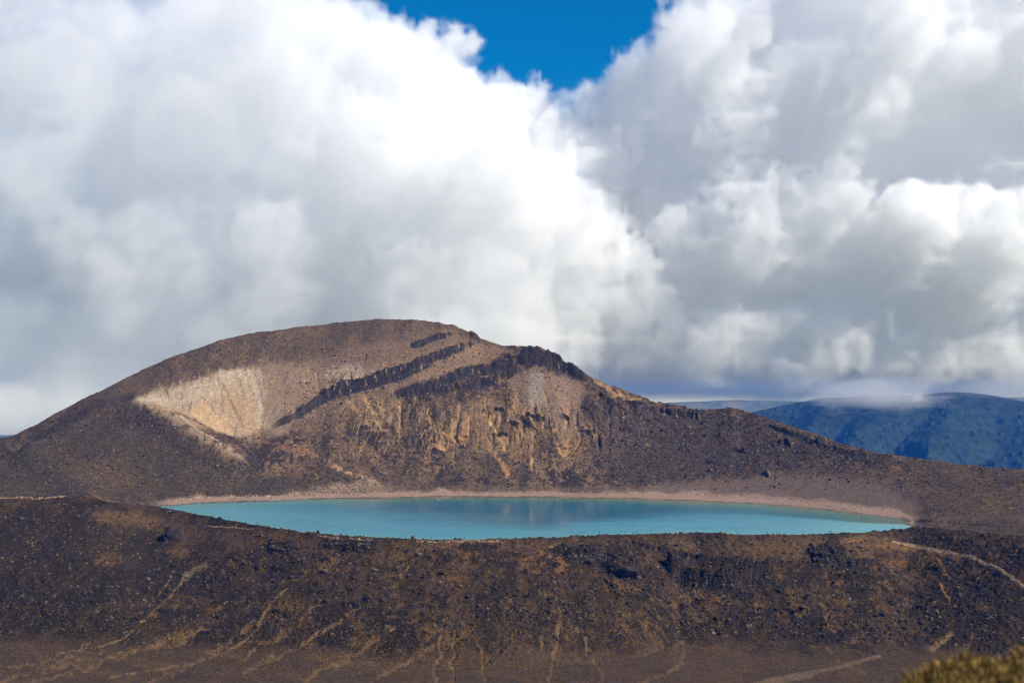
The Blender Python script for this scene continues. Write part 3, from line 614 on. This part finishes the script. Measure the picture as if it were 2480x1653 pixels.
# ------------------------------------------------------------------ far land
def far_sheet(name, xa, xb, nx_, d0, d1, ny_, hf, colf, kind='structure'):
    x = np.linspace(xa, xb, nx_); d = np.linspace(d0, d1, ny_)
    Xf, Df = np.meshgrid(x, d); Xw = (Xf - CX) / FD * Df
    Zf = hf(Xf, Df, Xw)
    ii = np.arange(nx_ * ny_).reshape(ny_, nx_); f = np.stack([ii[:-1, :-1], ii[:-1, 1:], ii[1:, 1:], ii[1:, :-1]], -1).reshape(-1, 4)
    me = mesh_np(name, np.stack([Xw, Df, Zf], -1).reshape(-1, 3), f, 4)
    m, n = new_mat(name); P = n.node('ShaderNodeNewGeometry').outputs['Position']
    k = n.noise(P, colf[2], 5, .7)
    p = n.node('ShaderNodeBsdfPrincipled', {'Base Color': n.ramp(k, [(.38, colf[0]), (.62, colf[1])]), 'Roughness': 1.})
    p.inputs['Specular IOR Level'].default_value = 0
    n.l.new(p.outputs[0], n.node('ShaderNodeOutputMaterial').inputs[0])
    return tag(link(name, me, m), kind=kind)
MT = curve([(900, 1400), (1300, 1130), (1500, 1010), (1640, 965), (1750, 941), (1830, 924), (1880, 915), (1960, 911), (2060, 909), (2120, 905), (2180, 900), (2230, 901), (2290, 909), (2352, 922), (2500, 945), (2900, 1010), (3600, 1150)])
def mount(Xf, Df, Xw):
    top = z_at(MT(Xf), 8200.) 
    t = np.clip((Df - 5600) / (8200 - 5600), 0, 1)
    back = np.clip((Df - 8200) / 2600, 0, 1)
    z = -760 + (top + 760) * (.25 * t + .75 * t ** 1.3)
    z = z - back ** 1.3 * 600
    u = Xw * .0022 + Df * -.0012 + fbm(Xw, Df, 1500, 3, .5, 8) * .9          # spurs running down to the right
    w = np.abs(((u) % 1) * 2 - 1)
    z = z - (1 - w) ** 1.2 * 170 * np.sin(np.pi * np.clip(t, 0, 1)) * (back < .01)
    z += (np.abs(fbm(Xw, Df * .7, 380, 4, .6, 15)) * -2 + .6) * 55 * np.sin(np.pi * np.clip(t, 0, 1))
    z += cells(Xw.astype(np.float32), Df.astype(np.float32), 30, 5) * 30 * 1.1 * (t < .985)
    return z
hills = far_sheet('hills', 900, 3300, 900, 5600, 9800, 620, mount, ((.012, .022, .016), (.034, .050, .030), .02))
R2 = curve([(-3000, 1010), (600, 1000), (1300, 950), (1500, 926), (1620, 921), (1680, 918), (1720, 919), (1800, 922), (1900, 925), (2200, 918), (2352, 912), (2600, 905), (5000, 930)])
def rng2(Xf, Df, Xw):
    t = np.clip((Df - 10500) / 1900, 0, 1)
    return -900 + (z_at(R2(Xf), 12400.) + 900) * t + fbm(Xw, Df, 900, 5, .6, 25) * 38 * np.sin(np.pi * t * .9)
range2 = far_sheet('distant_range', -3000, 5200, 500, 10500, 12900, 90, rng2, ((.06, .08, .05), (.15, .15, .10), .004))
me = mesh_np('terrain', np.array([[-60000, -20000, -905], [60000, -20000, -905], [60000, 90000, -905], [-60000, 90000, -905]]), np.array([[0, 1, 2, 3]]), 4)
m, n = new_mat('terrain'); P = n.node('ShaderNodeNewGeometry').outputs['Position']
p = n.node('ShaderNodeBsdfPrincipled', {'Base Color': n.ramp(n.noise(P, .002, 6, .6), [(.4, (.04, .06, .03)), (.65, (.12, .12, .07))]), 'Roughness': 1.})
n.l.new(p.outputs[0], n.node('ShaderNodeOutputMaterial').inputs[0]); tag(link('terrain', me, m), kind='structure')
# ------------------------------------------------------------------ air
def box(name, a, b):
    v = [(x, y, z) for x in (a[0], b[0]) for y in (a[1], b[1]) for z in (a[2], b[2])]
    return mesh_np(name, np.array(v), np.array([(0, 1, 3, 2), (4, 6, 7, 5), (0, 4, 5, 1), (2, 3, 7, 6), (0, 2, 6, 4), (1, 5, 7, 3)]), 4)
m, n = new_mat('haze')
v = n.node('ShaderNodeVolumePrincipled', {'Color': (*HAZE_C, 1), 'Absorption Color': (1, 1, 1, 1), 'Density': HAZE_D, 'Anisotropy': 0.})
n.l.new(v.outputs[0], n.node('ShaderNodeOutputMaterial').inputs['Volume'])
tag(link('haze', box('haze', (-14000, -3000, -910), (14000, 14500, 118)), m), kind='stuff')
# ------------------------------------------------------------------ rocks
def rock_mat(name, a, b, sc=1.2):
    m, n = new_mat(name)
    P = n.node('ShaderNodeTexCoord').outputs['Object']
    k = n.noise(P, sc, 6, .65)
    bp = n.node('ShaderNodeBump', {'Strength': .7, 'Distance': .15, 'Height': n.noise(P, sc * 2.5, 6, .65)})
    p = n.node('ShaderNodeBsdfPrincipled', {'Base Color': n.ramp(k, [(.35, a), (.62, b)]), 'Roughness': .93, 'Normal': bp.outputs[0]})
    p.inputs['Specular IOR Level'].default_value = .2
    n.l.new(p.outputs[0], n.node('ShaderNodeOutputMaterial').inputs[0]); return m
M_DARK = rock_mat('lava_rock', (.014, .012, .013), (.048, .038, .036))
M_BROWN = rock_mat('scoria_rock', (.055, .038, .030), (.14, .095, .070))
M_PALE = rock_mat('pale_rock', (.22, .20, .18), (.48, .44, .40))
def rock_data(seed, sub=2, flat=.8):
    r = np.random.default_rng(seed)
    bm = bmesh.new(); bmesh.ops.create_icosphere(bm, subdivisions=sub, radius=1)
    v = np.array([q.co[:] for q in bm.verts]); f = np.array([[w.index for w in q.verts] for q in bm.faces]); bm.free()
    for _ in range(11):                                # chip flat faces off
        nrm = r.normal(size=3); nrm /= np.linalg.norm(nrm); d = r.uniform(.55, .85)
        e = np.clip(v @ nrm - d, 0, None); v -= e[:, None] * nrm
    v *= np.array([r.uniform(.85, 1.15), r.uniform(.8, 1.1), flat * r.uniform(.8, 1.15)])
    v += r.normal(size=v.shape) * .018
    v[:, 2] -= v[:, 2].min() * .55 + .0                # part sunk in the ground
    v[:, 2] -= .12
    return v, f
def rock_mesh(name, seed, mat, sub=3, flat=.8):
    v, f = rock_data(seed, sub, flat); me = mesh_np(name, v, f, 3)
    me.polygons.foreach_set('use_smooth', np.zeros(len(f), dtype=bool)); me.materials.append(mat); return me
def boulder(x, y, wpx, hpx, mat, label, seed, rim=False, lean=0, group=None):
    p = rim_point(x) if rim else hit(x, y)
    k = p.y / FD
    o = bpy.data.objects.new('boulder', rock_mesh('boulder', seed, mat)); COL.objects.link(o)
    o.location = p - Vector((0, 0, .15)); o.scale = (wpx * k * .55, wpx * k * .5, hpx * k * .75); o.rotation_euler = (0, lean, seed * 1.7)
    return tag(o, label, 'boulder', group)
boulder(394, 1238, 58, 38, M_DARK, 'huge black boulder standing alone on the slope below the left end of the lake', 1, lean=.15)
boulder(1440, 1318, 52, 26, M_DARK, 'massive dark outcrop block in the middle of the slope below the lake', 2)
boulder(1352, 1288, 36, 15, M_DARK, 'broad black block left of the massive outcrop below the lake', 3)
boulder(1310, 1280, 20, 11, M_DARK, 'smaller dark block at the left edge of the rocky outcrop below the rim', 4)
boulder(731, 1230, 9, 7, M_DARK, 'dark humped boulder breaking the left part of the lake rim, beside a thin track', 5, True)
boulder(797, 1232, 9, 7, M_DARK, 'dark pointed boulder on the rim right of the humped one', 6, True)
boulder(835, 1232, 5, 3.4, M_DARK, 'small dark rock on the rim between the pointed boulder and the big pale topped one', 7, True)
boulder(948, 1238, 14, 9, M_BROWN, 'largest boulder on the lake rim, brown with a pale top', 8, True)
boulder(955, 1237, 7, 8, M_PALE, 'pale whitish rock leaning on the largest boulder of the rim', 9, True)
boulder(977, 1245, 7, 5, M_DARK, 'small black boulder just below the rim, right of the largest rim boulder', 10)
boulder(585, 1158, 5.5, 4, M_DARK, 'dark rock standing in the shallow water at the far left shore', 11)
boulder(584, 1149, 4, 2, M_DARK, 'tiny dark stone on the sandy beach at the far left shore', 12)
boulder(390, 1174, 5, 4, M_PALE, 'white rock beside the left tip of the lake', 13)
boulder(1569, 1468, 20, 12, M_DARK, 'black boulder at the head of the pale wash on the crater floor', 14)
boulder(1548, 1466, 9, 6, M_DARK, 'small black boulder left of the pale wash on the crater floor', 15)
boulder(1600, 1468, 9, 6, M_DARK, 'small black boulder right of the pale wash on the crater floor', 16)
boulder(1155, 1494, 14, 8, M_DARK, 'dark isolated boulder low on the slope near the bottom centre', 17)
boulder(1130, 1520, 15, 9, M_DARK, 'dark isolated boulder on the crater floor, lowest in the middle of the view', 18)
boulder(1727, 1287, 10, 7, M_DARK, 'round black boulder on the light ground above the right end of the black scarp', 19)
boulder(1639, 1455, 8, 5, M_PALE, 'white boulder in dark rubble above the right side of the crater floor', 20)
boulder(1953, 1376, 6, 6, M_PALE, 'white boulder halfway down the slope below the right part of the lake', 21)
boulder(1915, 1367, 4, 4, M_PALE, 'small white stone up and left of the white boulder on the right slope', 22)
boulder(1364, 1411, 4.5, 3, M_PALE, 'small white stone alone on dark ground in the middle of the slope', 23)
boulder(1880, 1171, 5, 2, M_DARK, 'flat dark stone on the smooth grey fan above the right shore', 24)
# unlabelled-by-position repeats: blocks lying about the slopes
RK = [rock_mesh('boulder', 70 + q, M_DARK if q < 4 else M_BROWN, 2) for q in range(6)]
def scatter(n, xr, yr_, size, label, group, cat='boulder', far=False):
    k = 0
    while k < n:
        x = rng.uniform(*xr); y = rng.uniform(*yr_)
        p = hit(x, y)
        if (p.y > 1330) != far or p.z < -109.2 and far: continue
        if far and y < SKY_Y(x) + 4: continue
        o = bpy.data.objects.new('boulder', RK[k % 6]); COL.objects.link(o)
        s = size[0] * (size[1] / size[0]) ** (rng.random() ** 2.2)
        o.location = p; o.scale = (s, s * rng.uniform(.8, 1.1), s * rng.uniform(.7, 1.1)); o.rotation_euler = (0, 0, rng.uniform(0, 6.28))
        tag(o, label, cat, group); k += 1
scatter(150, (20, 2330), (1250, 1440), (1.3, 3.6), 'dark angular lava boulder strewn on the slope between the lake rim and the crater floor', 'boulders strewn on the near slope')
scatter(26, (1860, 1990), (1252, 1310), (1.6, 3.6), 'angular block in the rock pile below the right end of the lake rim', 'blocks of the rock pile below the rim')
scatter(90, (1380, 1960), (960, 1105), (1.3, 3.2), 'dark lava boulder on the right shoulder of the far hill', 'boulders on the far hill', far=True)
# ---- scree and tussock: beyond counting, one object each
def scree(name, n, sampler, smin, smax, mats, seed):
    r = np.random.default_rng(seed)
    prot = [rock_data(500 + q, 1, .8) for q in range(5)]
    V = []; Fc = []; off = 0; mi = []
    for _ in range(n):
        p = sampler(r)
        if p is None: continue
        v, f = prot[r.integers(5)]; s = smin * (smax / smin) ** (r.random() ** 2.5); a = r.uniform(0, 6.28)
        ca, sa = math.cos(a) * s, math.sin(a) * s
        w = np.stack([v[:, 0] * ca - v[:, 1] * sa + p[0], v[:, 0] * sa + v[:, 1] * ca + p[1], v[:, 2] * s + p[2]], -1)
        V.append(w); Fc.append(f + off); off += len(w); mi.append(np.full(len(f), r.choice(len(mats), p=[.74, .253, .007]), np.int32))
    me = mesh_np(name, np.concatenate(V), np.concatenate(Fc), 3)
    for m_ in mats: me.materials.append(m_)
    me.polygons.foreach_set('material_index', np.concatenate(mi)); me.polygons.foreach_set('use_smooth', np.zeros(len(me.polygons), dtype=bool))
    o = bpy.data.objects.new(name, me); COL.objects.link(o); return o
PILES = [(1345, 1275, 70, 25), (1440, 1310, 70, 35), (1640, 1330, 130, 35), (1910, 1285, 70, 35), (810, 1260, 80, 18), (650, 1262, 50, 18), (1560, 1400, 150, 50), (1800, 1410, 200, 50), (1950, 1450, 200, 30), (2100, 1380, 200, 60), (150, 1230, 150, 60), (1250, 1400, 200, 50)]
def near_s(r):
    if r.random() < .55:
        a = PILES[r.integers(len(PILES))]; x = a[0] + r.normal() * a[2] * .6; y = a[1] + r.normal() * a[3] * .6
    else: x = r.uniform(-20, 2400); y = r.uniform(1215, 1470)
    if not (-50 < x < 2400): return None
    p = hit(x, y); return p if 900 < p.y < 1300 else None
def far_s(r):
    x = r.uniform(0, 2352); y = r.uniform(800, 1125)
    if y < SKY_Y(x) + 3 or (300 < x < 650 and 840 < y < 1000): return None
    p = hit(x, y); return p if p.y > 1330 and p.z > -107 else None
tag(scree('scree', 6000, near_s, .45, 1.9, [M_DARK, M_BROWN, M_PALE], 5), 'loose dark lava scree covering the slope in front of the lake', 'scree', kind='stuff')
tag(scree('scree', 6500, far_s, .45, 1.9, [M_DARK, M_BROWN, M_PALE], 6), 'loose lava scree covering the far hillside', 'scree', kind='stuff')
def grass_mat(name, stops, sc):
    m, n = new_mat(name)
    P = n.node('ShaderNodeNewGeometry').outputs['Position']
    p = n.node('ShaderNodeBsdfPrincipled', {'Base Color': n.ramp(n.noise(P, sc, 3, .6), stops), 'Roughness': .8})
    p.inputs['Specular IOR Level'].default_value = .2
    n.l.new(p.outputs[0], n.node('ShaderNodeOutputMaterial').inputs[0]); return m
def tufts(name, pts, hgt, nb, wid, seed, mat):
    r = np.random.default_rng(seed); P = np.array(pts); n = len(P)
    P = np.repeat(P, nb, 0); h = np.repeat(r.uniform(hgt[0], hgt[1], n), nb) * r.uniform(.6, 1.1, n * nb)
    a = r.uniform(0, 6.28, len(P)); rad = r.uniform(0, .35, len(P)) * h; base = P + np.stack([np.cos(a) * rad, np.sin(a) * rad, -.05 * h], -1)
    b = r.uniform(0, 6.28, len(P)); side_ = np.stack([np.cos(b), np.sin(b), b * 0], -1) * (wid * h)[:, None]
    lean = np.stack([np.cos(a) * rad * 1.6, np.sin(a) * rad * 1.6, h], -1)
    mid = base + lean * np.array([.35, .35, .6])
    v = np.stack([base - side_, base + side_, mid + side_ * .8, mid - side_ * .8, base + lean], 1).reshape(-1, 3)
    k = np.arange(len(P))[:, None] * 5
    f = np.concatenate([k + np.array([[0, 1, 2]]), k + np.array([[0, 2, 3]]), k + np.array([[3, 2, 4]])])
    me = mesh_np(name, v, f, 3); me.materials.append(mat); o = bpy.data.objects.new(name, me); COL.objects.link(o); return o
G_T = grass_mat('tussock', [(.35, (.10, .07, .025)), (.5, (.30, .20, .06)), (.65, (.22, .19, .07))], .3)
pts = []
while len(pts) < 5200:
    x = rng.uniform(-20, 2380); y = rng.uniform(1380, 1560) if rng.random() < .75 else rng.uniform(1240, 1400)
    if vnoise(np.array([x / 60.]), np.array([y / 40.]), 4)[0] < -.12: continue
    p = hit(x, y)
    if 800 < p.y < 1300: pts.append(p[:])
tag(tufts('tussock', pts, (.35, 1.0), 8, .16, 3, G_T), 'small yellow tussocks dotting the lower slope and crater floor', 'tussock', kind='stuff')
G_S = grass_mat('low_scrub', [(.35, (.045, .045, .022)), (.6, (.13, .12, .045)), (.7, (.20, .15, .05))], .2)
pts = []
while len(pts) < 4500:
    x = rng.uniform(20, 1000); y = rng.uniform(1000, 1142)
    p = hit(x, y)
    if 1330 < p.y < 1700 and p.z > -108 and y > np.interp(x, [0, 300, 560, 1000], [1040, 990, 1070, 1110]): pts.append(p[:])
tag(tufts('low_scrub', pts, (.5, 1.3), 8, .3, 4, G_S), 'low olive scrub on the foot of the far hill left of the lake', 'scrub', kind='stuff')
# ---- the grassy hump right beside the camera
G_G = grass_mat('grass', [(.36, (.035, .024, .010)), (.47, (.13, .085, .022)), (.58, (.40, .24, .055)), (.68, (.66, .46, .18))], 26.)
pts = []
r0, r1 = 0, sum(rows_per[:4])
jj = np.nonzero((xs > 1900) & (xs < 2800))[0]
while len(pts) < 5200:
    i = rng.integers(12, 27); j = jj[rng.integers(len(jj))]
    if vnoise(np.array([co[i, j, 0] * 5]), np.array([co[i, j, 1] * 5]), 14)[0] + .25 * rng.random() < -.05: continue
    q = co[i, j] + (co[i + 1, j] - co[i, j]) * rng.random(); pts.append((q[0] + rng.uniform(-.03, .03), q[1], q[2] - .01))
tag(tufts('grass', pts, (.04, .12), 8, .05, 8, G_G), 'blurred golden grass on the hump at the bottom right corner', 'grass', kind='stuff')
# ------------------------------------------------------------------ hikers
def flat_mat(name, col, r=.85):
    m, n = new_mat(name)
    P = n.node('ShaderNodeTexCoord').outputs['Object']; k = n.noise(P, 14., 3, .6)
    p = n.node('ShaderNodeBsdfPrincipled', {'Base Color': n.mix(k, tuple(v * .75 for v in col), tuple(min(1, v * 1.2) for v in col)), 'Roughness': r})
    n.l.new(p.outputs[0], n.node('ShaderNodeOutputMaterial').inputs[0]); return m
SKIN = flat_mat('skin', (.42, .25, .17)); HAIR = flat_mat('hair', (.03, .02, .015)); PACKS = [flat_mat('backpack_cloth', q) for q in ((.02, .03, .06), (.15, .02, .02), (.02, .05, .04))]
JK = {'black': (.012, .012, .015), 'navy': (.015, .02, .06), 'grey': (.10, .10, .11), 'white': (.7, .7, .7), 'maroon': (.10, .015, .02)}
JM = {k: flat_mat('jacket_' + k, v) for k, v in JK.items()}; TR = flat_mat('trousers', (.02, .02, .025))
def skinned(name, nodes, edges, mat=None, levels=1):
    me = bpy.data.meshes.new(name); me.from_pydata([q[:3] for q in nodes], edges, []); o = bpy.data.objects.new(name, me); COL.objects.link(o)
    s = o.modifiers.new('s', 'SKIN'); s.use_smooth_shade = True; o.modifiers.new('d', 'SUBSURF').levels = levels
    sv = me.skin_vertices[0].data
    for i, q in enumerate(nodes): sv[i].radius = (q[3], q[4] if len(q) > 4 else q[3])
    sv[0].use_root = True
    dg = bpy.context.evaluated_depsgraph_get(); out = bpy.data.meshes.new_from_object(o.evaluated_get(dg)); out.name = name
    bpy.data.objects.remove(o); return out
def make_person(pose, jacket):
    st, sit = (.22 if pose == 'walk' else .04), pose == 'sit'
    nd = [(0, 0, .95, .15, .11)]; ed = []
    def add(p, par): nd.append(p); ed.append((par, len(nd) - 1)); return len(nd) - 1
    w = add((0, .0, 1.12, .13, .10), 0); ch = add((0, -.01, 1.34, .16, .11), w); nk = add((0, -.015, 1.50, .055), ch); hd = add((0, -.03, 1.60, .085, .095), nk); add((0, -.02, 1.70, .075, .085), hd)
    ends = []
    for s in (-1, 1):
        sh = add((s * .19, 0, 1.43, .06), ch)
        ph = -s * st * .8
        if pose == 'pole' and s > 0: el = add((s * .30, -.12, 1.45, .045), sh); wr = add((s * .34, -.30, 1.62, .032), el)
        else: el = add((s * .25, ph * .5 + .03, 1.16, .045), sh); wr = add((s * .25, ph - .06, .93, .032), el)
        hnd = add((s * .25 + (nd[wr][0] - s * .25) * 1.05, nd[wr][1] - .02, nd[wr][2] - .07 if nd[wr][2] < 1.3 else nd[wr][2] + .06, .034, .02), wr)
        dz = -1 if nd[wr][2] < 1.3 else 1
        for q, L in enumerate((.065, .08, .075, .058)):
            x = nd[hnd][0] + (q - 1.5) * .019; f1 = add((x, nd[hnd][1], nd[hnd][2] + dz * .05, .0095), hnd); add((x, nd[hnd][1] - .02, nd[hnd][2] + dz * (.05 + L * .7), .008), f1)
        t1 = add((nd[hnd][0] - s * .045, nd[hnd][1] - .02, nd[hnd][2] + dz * .01, .011), hnd); add((nd[hnd][0] - s * .05, nd[hnd][1] - .045, nd[hnd][2] + dz * .035, .009), t1)
        hp = add((s * .10, 0, .88, .095), 0)
        if sit: kn = add((s * .13, -.42, .90, .06), hp); an = add((s * .13, -.46, .50, .042), kn); hl = an
        else: kn = add((s * .11, -s * st * .7 - .03, .50, .062), hp); an = add((s * .11, -s * st * 1.1 + (.05 if s * st < 0 else 0), .09, .042), kn); hl = an
        add((s * .12, nd[an][1] - .17, nd[an][2] - .05, .04, .03), an)
    me = skinned('person', nd, ed)
    for m_ in (SKIN, JM[jacket], TR): me.materials.append(m_)
    for p in me.polygons:
        z = p.center.z; x = abs(p.center.x)
        hand = x > .2 and (z < .90 or z > 1.66)
        p.material_index = 0 if (z > 1.49 and x < .2) or hand else (1 if z > .93 else 2)
    o = bpy.data.objects.new('person', me); COL.objects.link(o)
    hm_ = bmesh.new(); bmesh.ops.create_icosphere(hm_, subdivisions=2, radius=.1)
    for v in hm_.verts:
        v.co.z = max(v.co.z, -.02 if v.co.y > 0 else .02); v.co += Vector((0, .0, 1.685))
    hme = bpy.data.meshes.new('hair'); hm_.to_mesh(hme); hm_.free(); hme.materials.append(HAIR)
    h_ = bpy.data.objects.new('hair', hme); COL.objects.link(h_); h_.parent = o
    bm = bmesh.new(); bmesh.ops.create_cube(bm, size=1)
    for v in bm.verts: v.co = Vector((v.co.x * (.30 if v.co.z < 0 else .24), v.co.y * .2 + .19, v.co.z * .5 + 1.24))
    bmesh.ops.bevel(bm, geom=bm.edges[:], offset=.05, segments=2, affect='EDGES')
    bme = bpy.data.meshes.new('backpack'); bm.to_mesh(bme); bm.free(); bme.materials.append(PACKS[len(jacket) % 3])
    if pose != 'sit': b_ = bpy.data.objects.new('backpack', bme); COL.objects.link(b_); b_.parent = o
    if pose == 'pole':
        bm = bmesh.new(); bmesh.ops.create_cone(bm, segments=8, radius1=.012, radius2=.016, depth=1.3, cap_ends=True)
        pm_ = bpy.data.meshes.new('walking_pole'); bm.to_mesh(pm_); bm.free(); pm_.materials.append(TR)
        q = bpy.data.objects.new('walking_pole', pm_); COL.objects.link(q); q.location = (.42, -.36, 1.75); q.rotation_euler = (.2, .5, 0); q['label'] = 'raised walking pole'; q['category'] = 'pole'; q_pole = q
        return o, q
    return o, None
PROTO = {}
def person(x, y, pose, jacket, face, label, rim=True, up=0.):
    key = (pose, jacket)
    if key not in PROTO: PROTO[key] = make_person(pose, jacket); o, pole = PROTO[key]
    else:
        src = PROTO[key][0]; o = src.copy(); COL.objects.link(o); pole = None
        for ch in src.children: d = ch.copy(); COL.objects.link(d); d.parent = o
    p = rim_point(x) if rim else hit(x, y)
    o.location = p + Vector((0, 0, up + .05)); o.rotation_euler = (0, 0, face); o.scale = (1.1,) * 3
    if pole is not None:
        Mx = o.matrix_basis.copy() if False else None
        ca, sa = math.cos(face), math.sin(face); q = pole.location.copy()
        pole.location = o.location + Vector((q.x * ca - q.y * sa, q.x * sa + q.y * ca, q.z)); pole.rotation_euler[2] = face
        tag(pole, 'thin dark walking pole held up by a hiker on the rim', 'pole')
    tag(o, label, 'person', 'hikers on the lake rim')
PI = math.pi
person(566, 1204, 'walk', 'black', PI / 2, 'hiker in dark clothes furthest left on the lake rim')
person(592.5, 1206, 'stand', 'navy', 0, 'hiker standing second from the left, above a cluster of dark rocks')
person(991, 1238, 'walk', 'black', -PI / 2, 'hiker with a bulky pack just right of the largest rim boulder')
person(1067, 1238, 'stand', 'navy', PI, 'lone hiker on the pale rim track at the lowest point of the shore')
person(1143, 1235, 'stand', 'maroon', 0, 'lone hiker where the rim turns reddish, right of the pale track')
person(1333, 1229, 'walk', 'grey', PI / 2, 'small hiker walking left of the tall dark one above the black outcrop')
person(1376, 1227, 'walk', 'black', -PI / 2, 'tall dark hiker on the rim straight above the black outcrop')
person(1453, 1225, 'stand', 'black', 0, 'leftmost hiker of the close trio on the rim')
person(1457.8, 1225, 'stand', 'grey', PI, 'middle hiker of the close trio on the rim')
person(1464.4, 1225, 'pole', 'navy', -.6, 'rightmost hiker of the close trio, one arm raised with a pole')
person(1667, 1226, 'walk', 'grey', PI / 2, 'left hiker of the pair on the high middle part of the rim')
person(1693, 1227, 'stand', 'black', PI, 'right hiker of the pair on the high middle part of the rim')
person(1762, 1228, 'walk', 'black', -PI / 2, 'slim hiker between the middle pair and the hikers to the right')
person(1782.5, 1228, 'walk', 'navy', -PI / 2, 'hiker next right of the slim one on the rim')
person(1904, 1225, 'stand', 'black', PI, 'hiker standing on a small rock near the right end of the rim', up=.5)
person(1909.5, 1225, 'stand', 'grey', 0, 'light clad hiker next to the one standing on a rock')
person(1995, 1230, 'sit', 'white', PI / 2, 'person in a white top sitting near the start of the right hand trail', False)
person(2060, 1249, 'walk', 'black', PI / 2, 'left hiker of the two on the trail climbing to the right', False)
person(2069, 1251, 'walk', 'navy', PI / 2, 'right hiker of the two on the trail climbing to the right', False)
boulder(1904, 1226, 4, 2.2, M_DARK, 'low dark rock on the rim under a standing hiker', 31, True)
# ------------------------------------------------------------------ low cloud on the far ridge and a steam plume
def cloud_wisp(name, x, y, D, rx, ry, rd, dens, label, cat, sc=3., col=(.86, .86, .90)):  # default grey carries the shade of the clouds above in the colour
    k = D / FD
    bm = bmesh.new(); bmesh.ops.create_icosphere(bm, subdivisions=3, radius=1); me = bpy.data.meshes.new(name); bm.to_mesh(me); bm.free()
    m, n = new_mat(name); P = n.node('ShaderNodeTexCoord').outputs['Object']
    r = n.vmath('LENGTH', P); a = n.math('SUBTRACT', n.math('SUBTRACT', 1., r), n.math('MULTIPLY', n.noise(P, sc, 5, .65), 1.3))
    d = n.math('MULTIPLY', n.math('MAXIMUM', n.math('ADD', a, .32), 0.), dens)
    v = n.node('ShaderNodeVolumePrincipled', {'Color': (*col, 1), 'Density': d})
    n.l.new(v.outputs[0], n.node('ShaderNodeOutputMaterial').inputs['Volume'])
    o = link(name, me, m); o.location = world(x, y, D); o.scale = (rx * k, rd, ry * k)
    return tag(o, label, cat, kind='stuff')
cloud_wisp('cloud_wisp', 2010, 905, 7900, 260, 66, 700, .0055, 'grey low cloud lying over the top of the blue ridge', 'cloud_wisp')
cloud_wisp('cloud_wisp', 2300, 895, 8100, 190, 40, 500, .0026, 'thin low cloud over the right part of the blue ridge', 'cloud_wisp')
cloud_wisp('steam_plume', 2106, 912, 7300, 30, 20, 80, .02, 'small white steam plume rising from the blue ridge', 'steam', 2.2, (1, 1, 1))
# ------------------------------------------------------------------ camera, sky, sun
cam = bpy.data.cameras.new('camera'); co = bpy.data.objects.new('camera', cam); COL.objects.link(co); S.camera = co
co.rotation_euler = (math.pi / 2, 0, 0); cam.sensor_width = 36; cam.lens = 36 * FD / 2352; cam.shift_y = (HY - 784) / 2352
cam.dof.use_dof = True; cam.dof.focus_distance = 1300; cam.dof.aperture_fstop = 1.8
cam.clip_start = .1; cam.clip_end = 150000
SUN = Vector((.68, -.40, .62)).normalized()
W = bpy.data.worlds.new('World'); S.world = W; W.use_nodes = True
n = NT(W.node_tree); bg = W.node_tree.nodes['Background']
sk = n.node('ShaderNodeTexSky', sky_type='NISHITA', sun_disc=False, altitude=1800, air_density=1.0, dust_density=.2, ozone_density=4.0,
    sun_elevation=math.asin(SUN.z), sun_rotation=math.atan2(SUN.x, SUN.y))
el = n.node('ShaderNodeSeparateXYZ', {0: n.node('ShaderNodeTexCoord').outputs['Generated']}).outputs[2]
tint = n.ramp(el, [(0., HORIZON_TINT), (.05, HORIZON_TINT), (.22, SKY_TINT)])
n.l.new(n.mix(1.0, sk.outputs[0], tint, 'MULTIPLY'), bg.inputs[0]); bg.inputs[1].default_value = .07
l = bpy.data.lights.new('sun', 'SUN'); l.energy = 5.0; l.angle = math.radians(.53); l.color = (1, .93, .83)
lo = bpy.data.objects.new('sun', l); COL.objects.link(lo); lo.rotation_euler = SUN.to_track_quat('Z', 'Y').to_euler()
S.view_settings.view_transform = 'Standard'; S.view_settings.look = 'None'; S.view_settings.gamma = 1; S.view_settings.exposure = EXPO
c = S.cycles
c.max_bounces = 24; c.diffuse_bounces = 2; c.glossy_bounces = 2; c.transmission_bounces = 4; c.transparent_max_bounces = 8
c.volume_bounces = 24; c.volume_step_rate = 2.0; c.volume_max_steps = 512
c.use_adaptive_sampling = True; c.adaptive_threshold = .04; c.sample_clamp_indirect = 8; c.use_denoising = True; c.denoising_prefilter = 'ACCURATE'; c.filter_width = 1.15
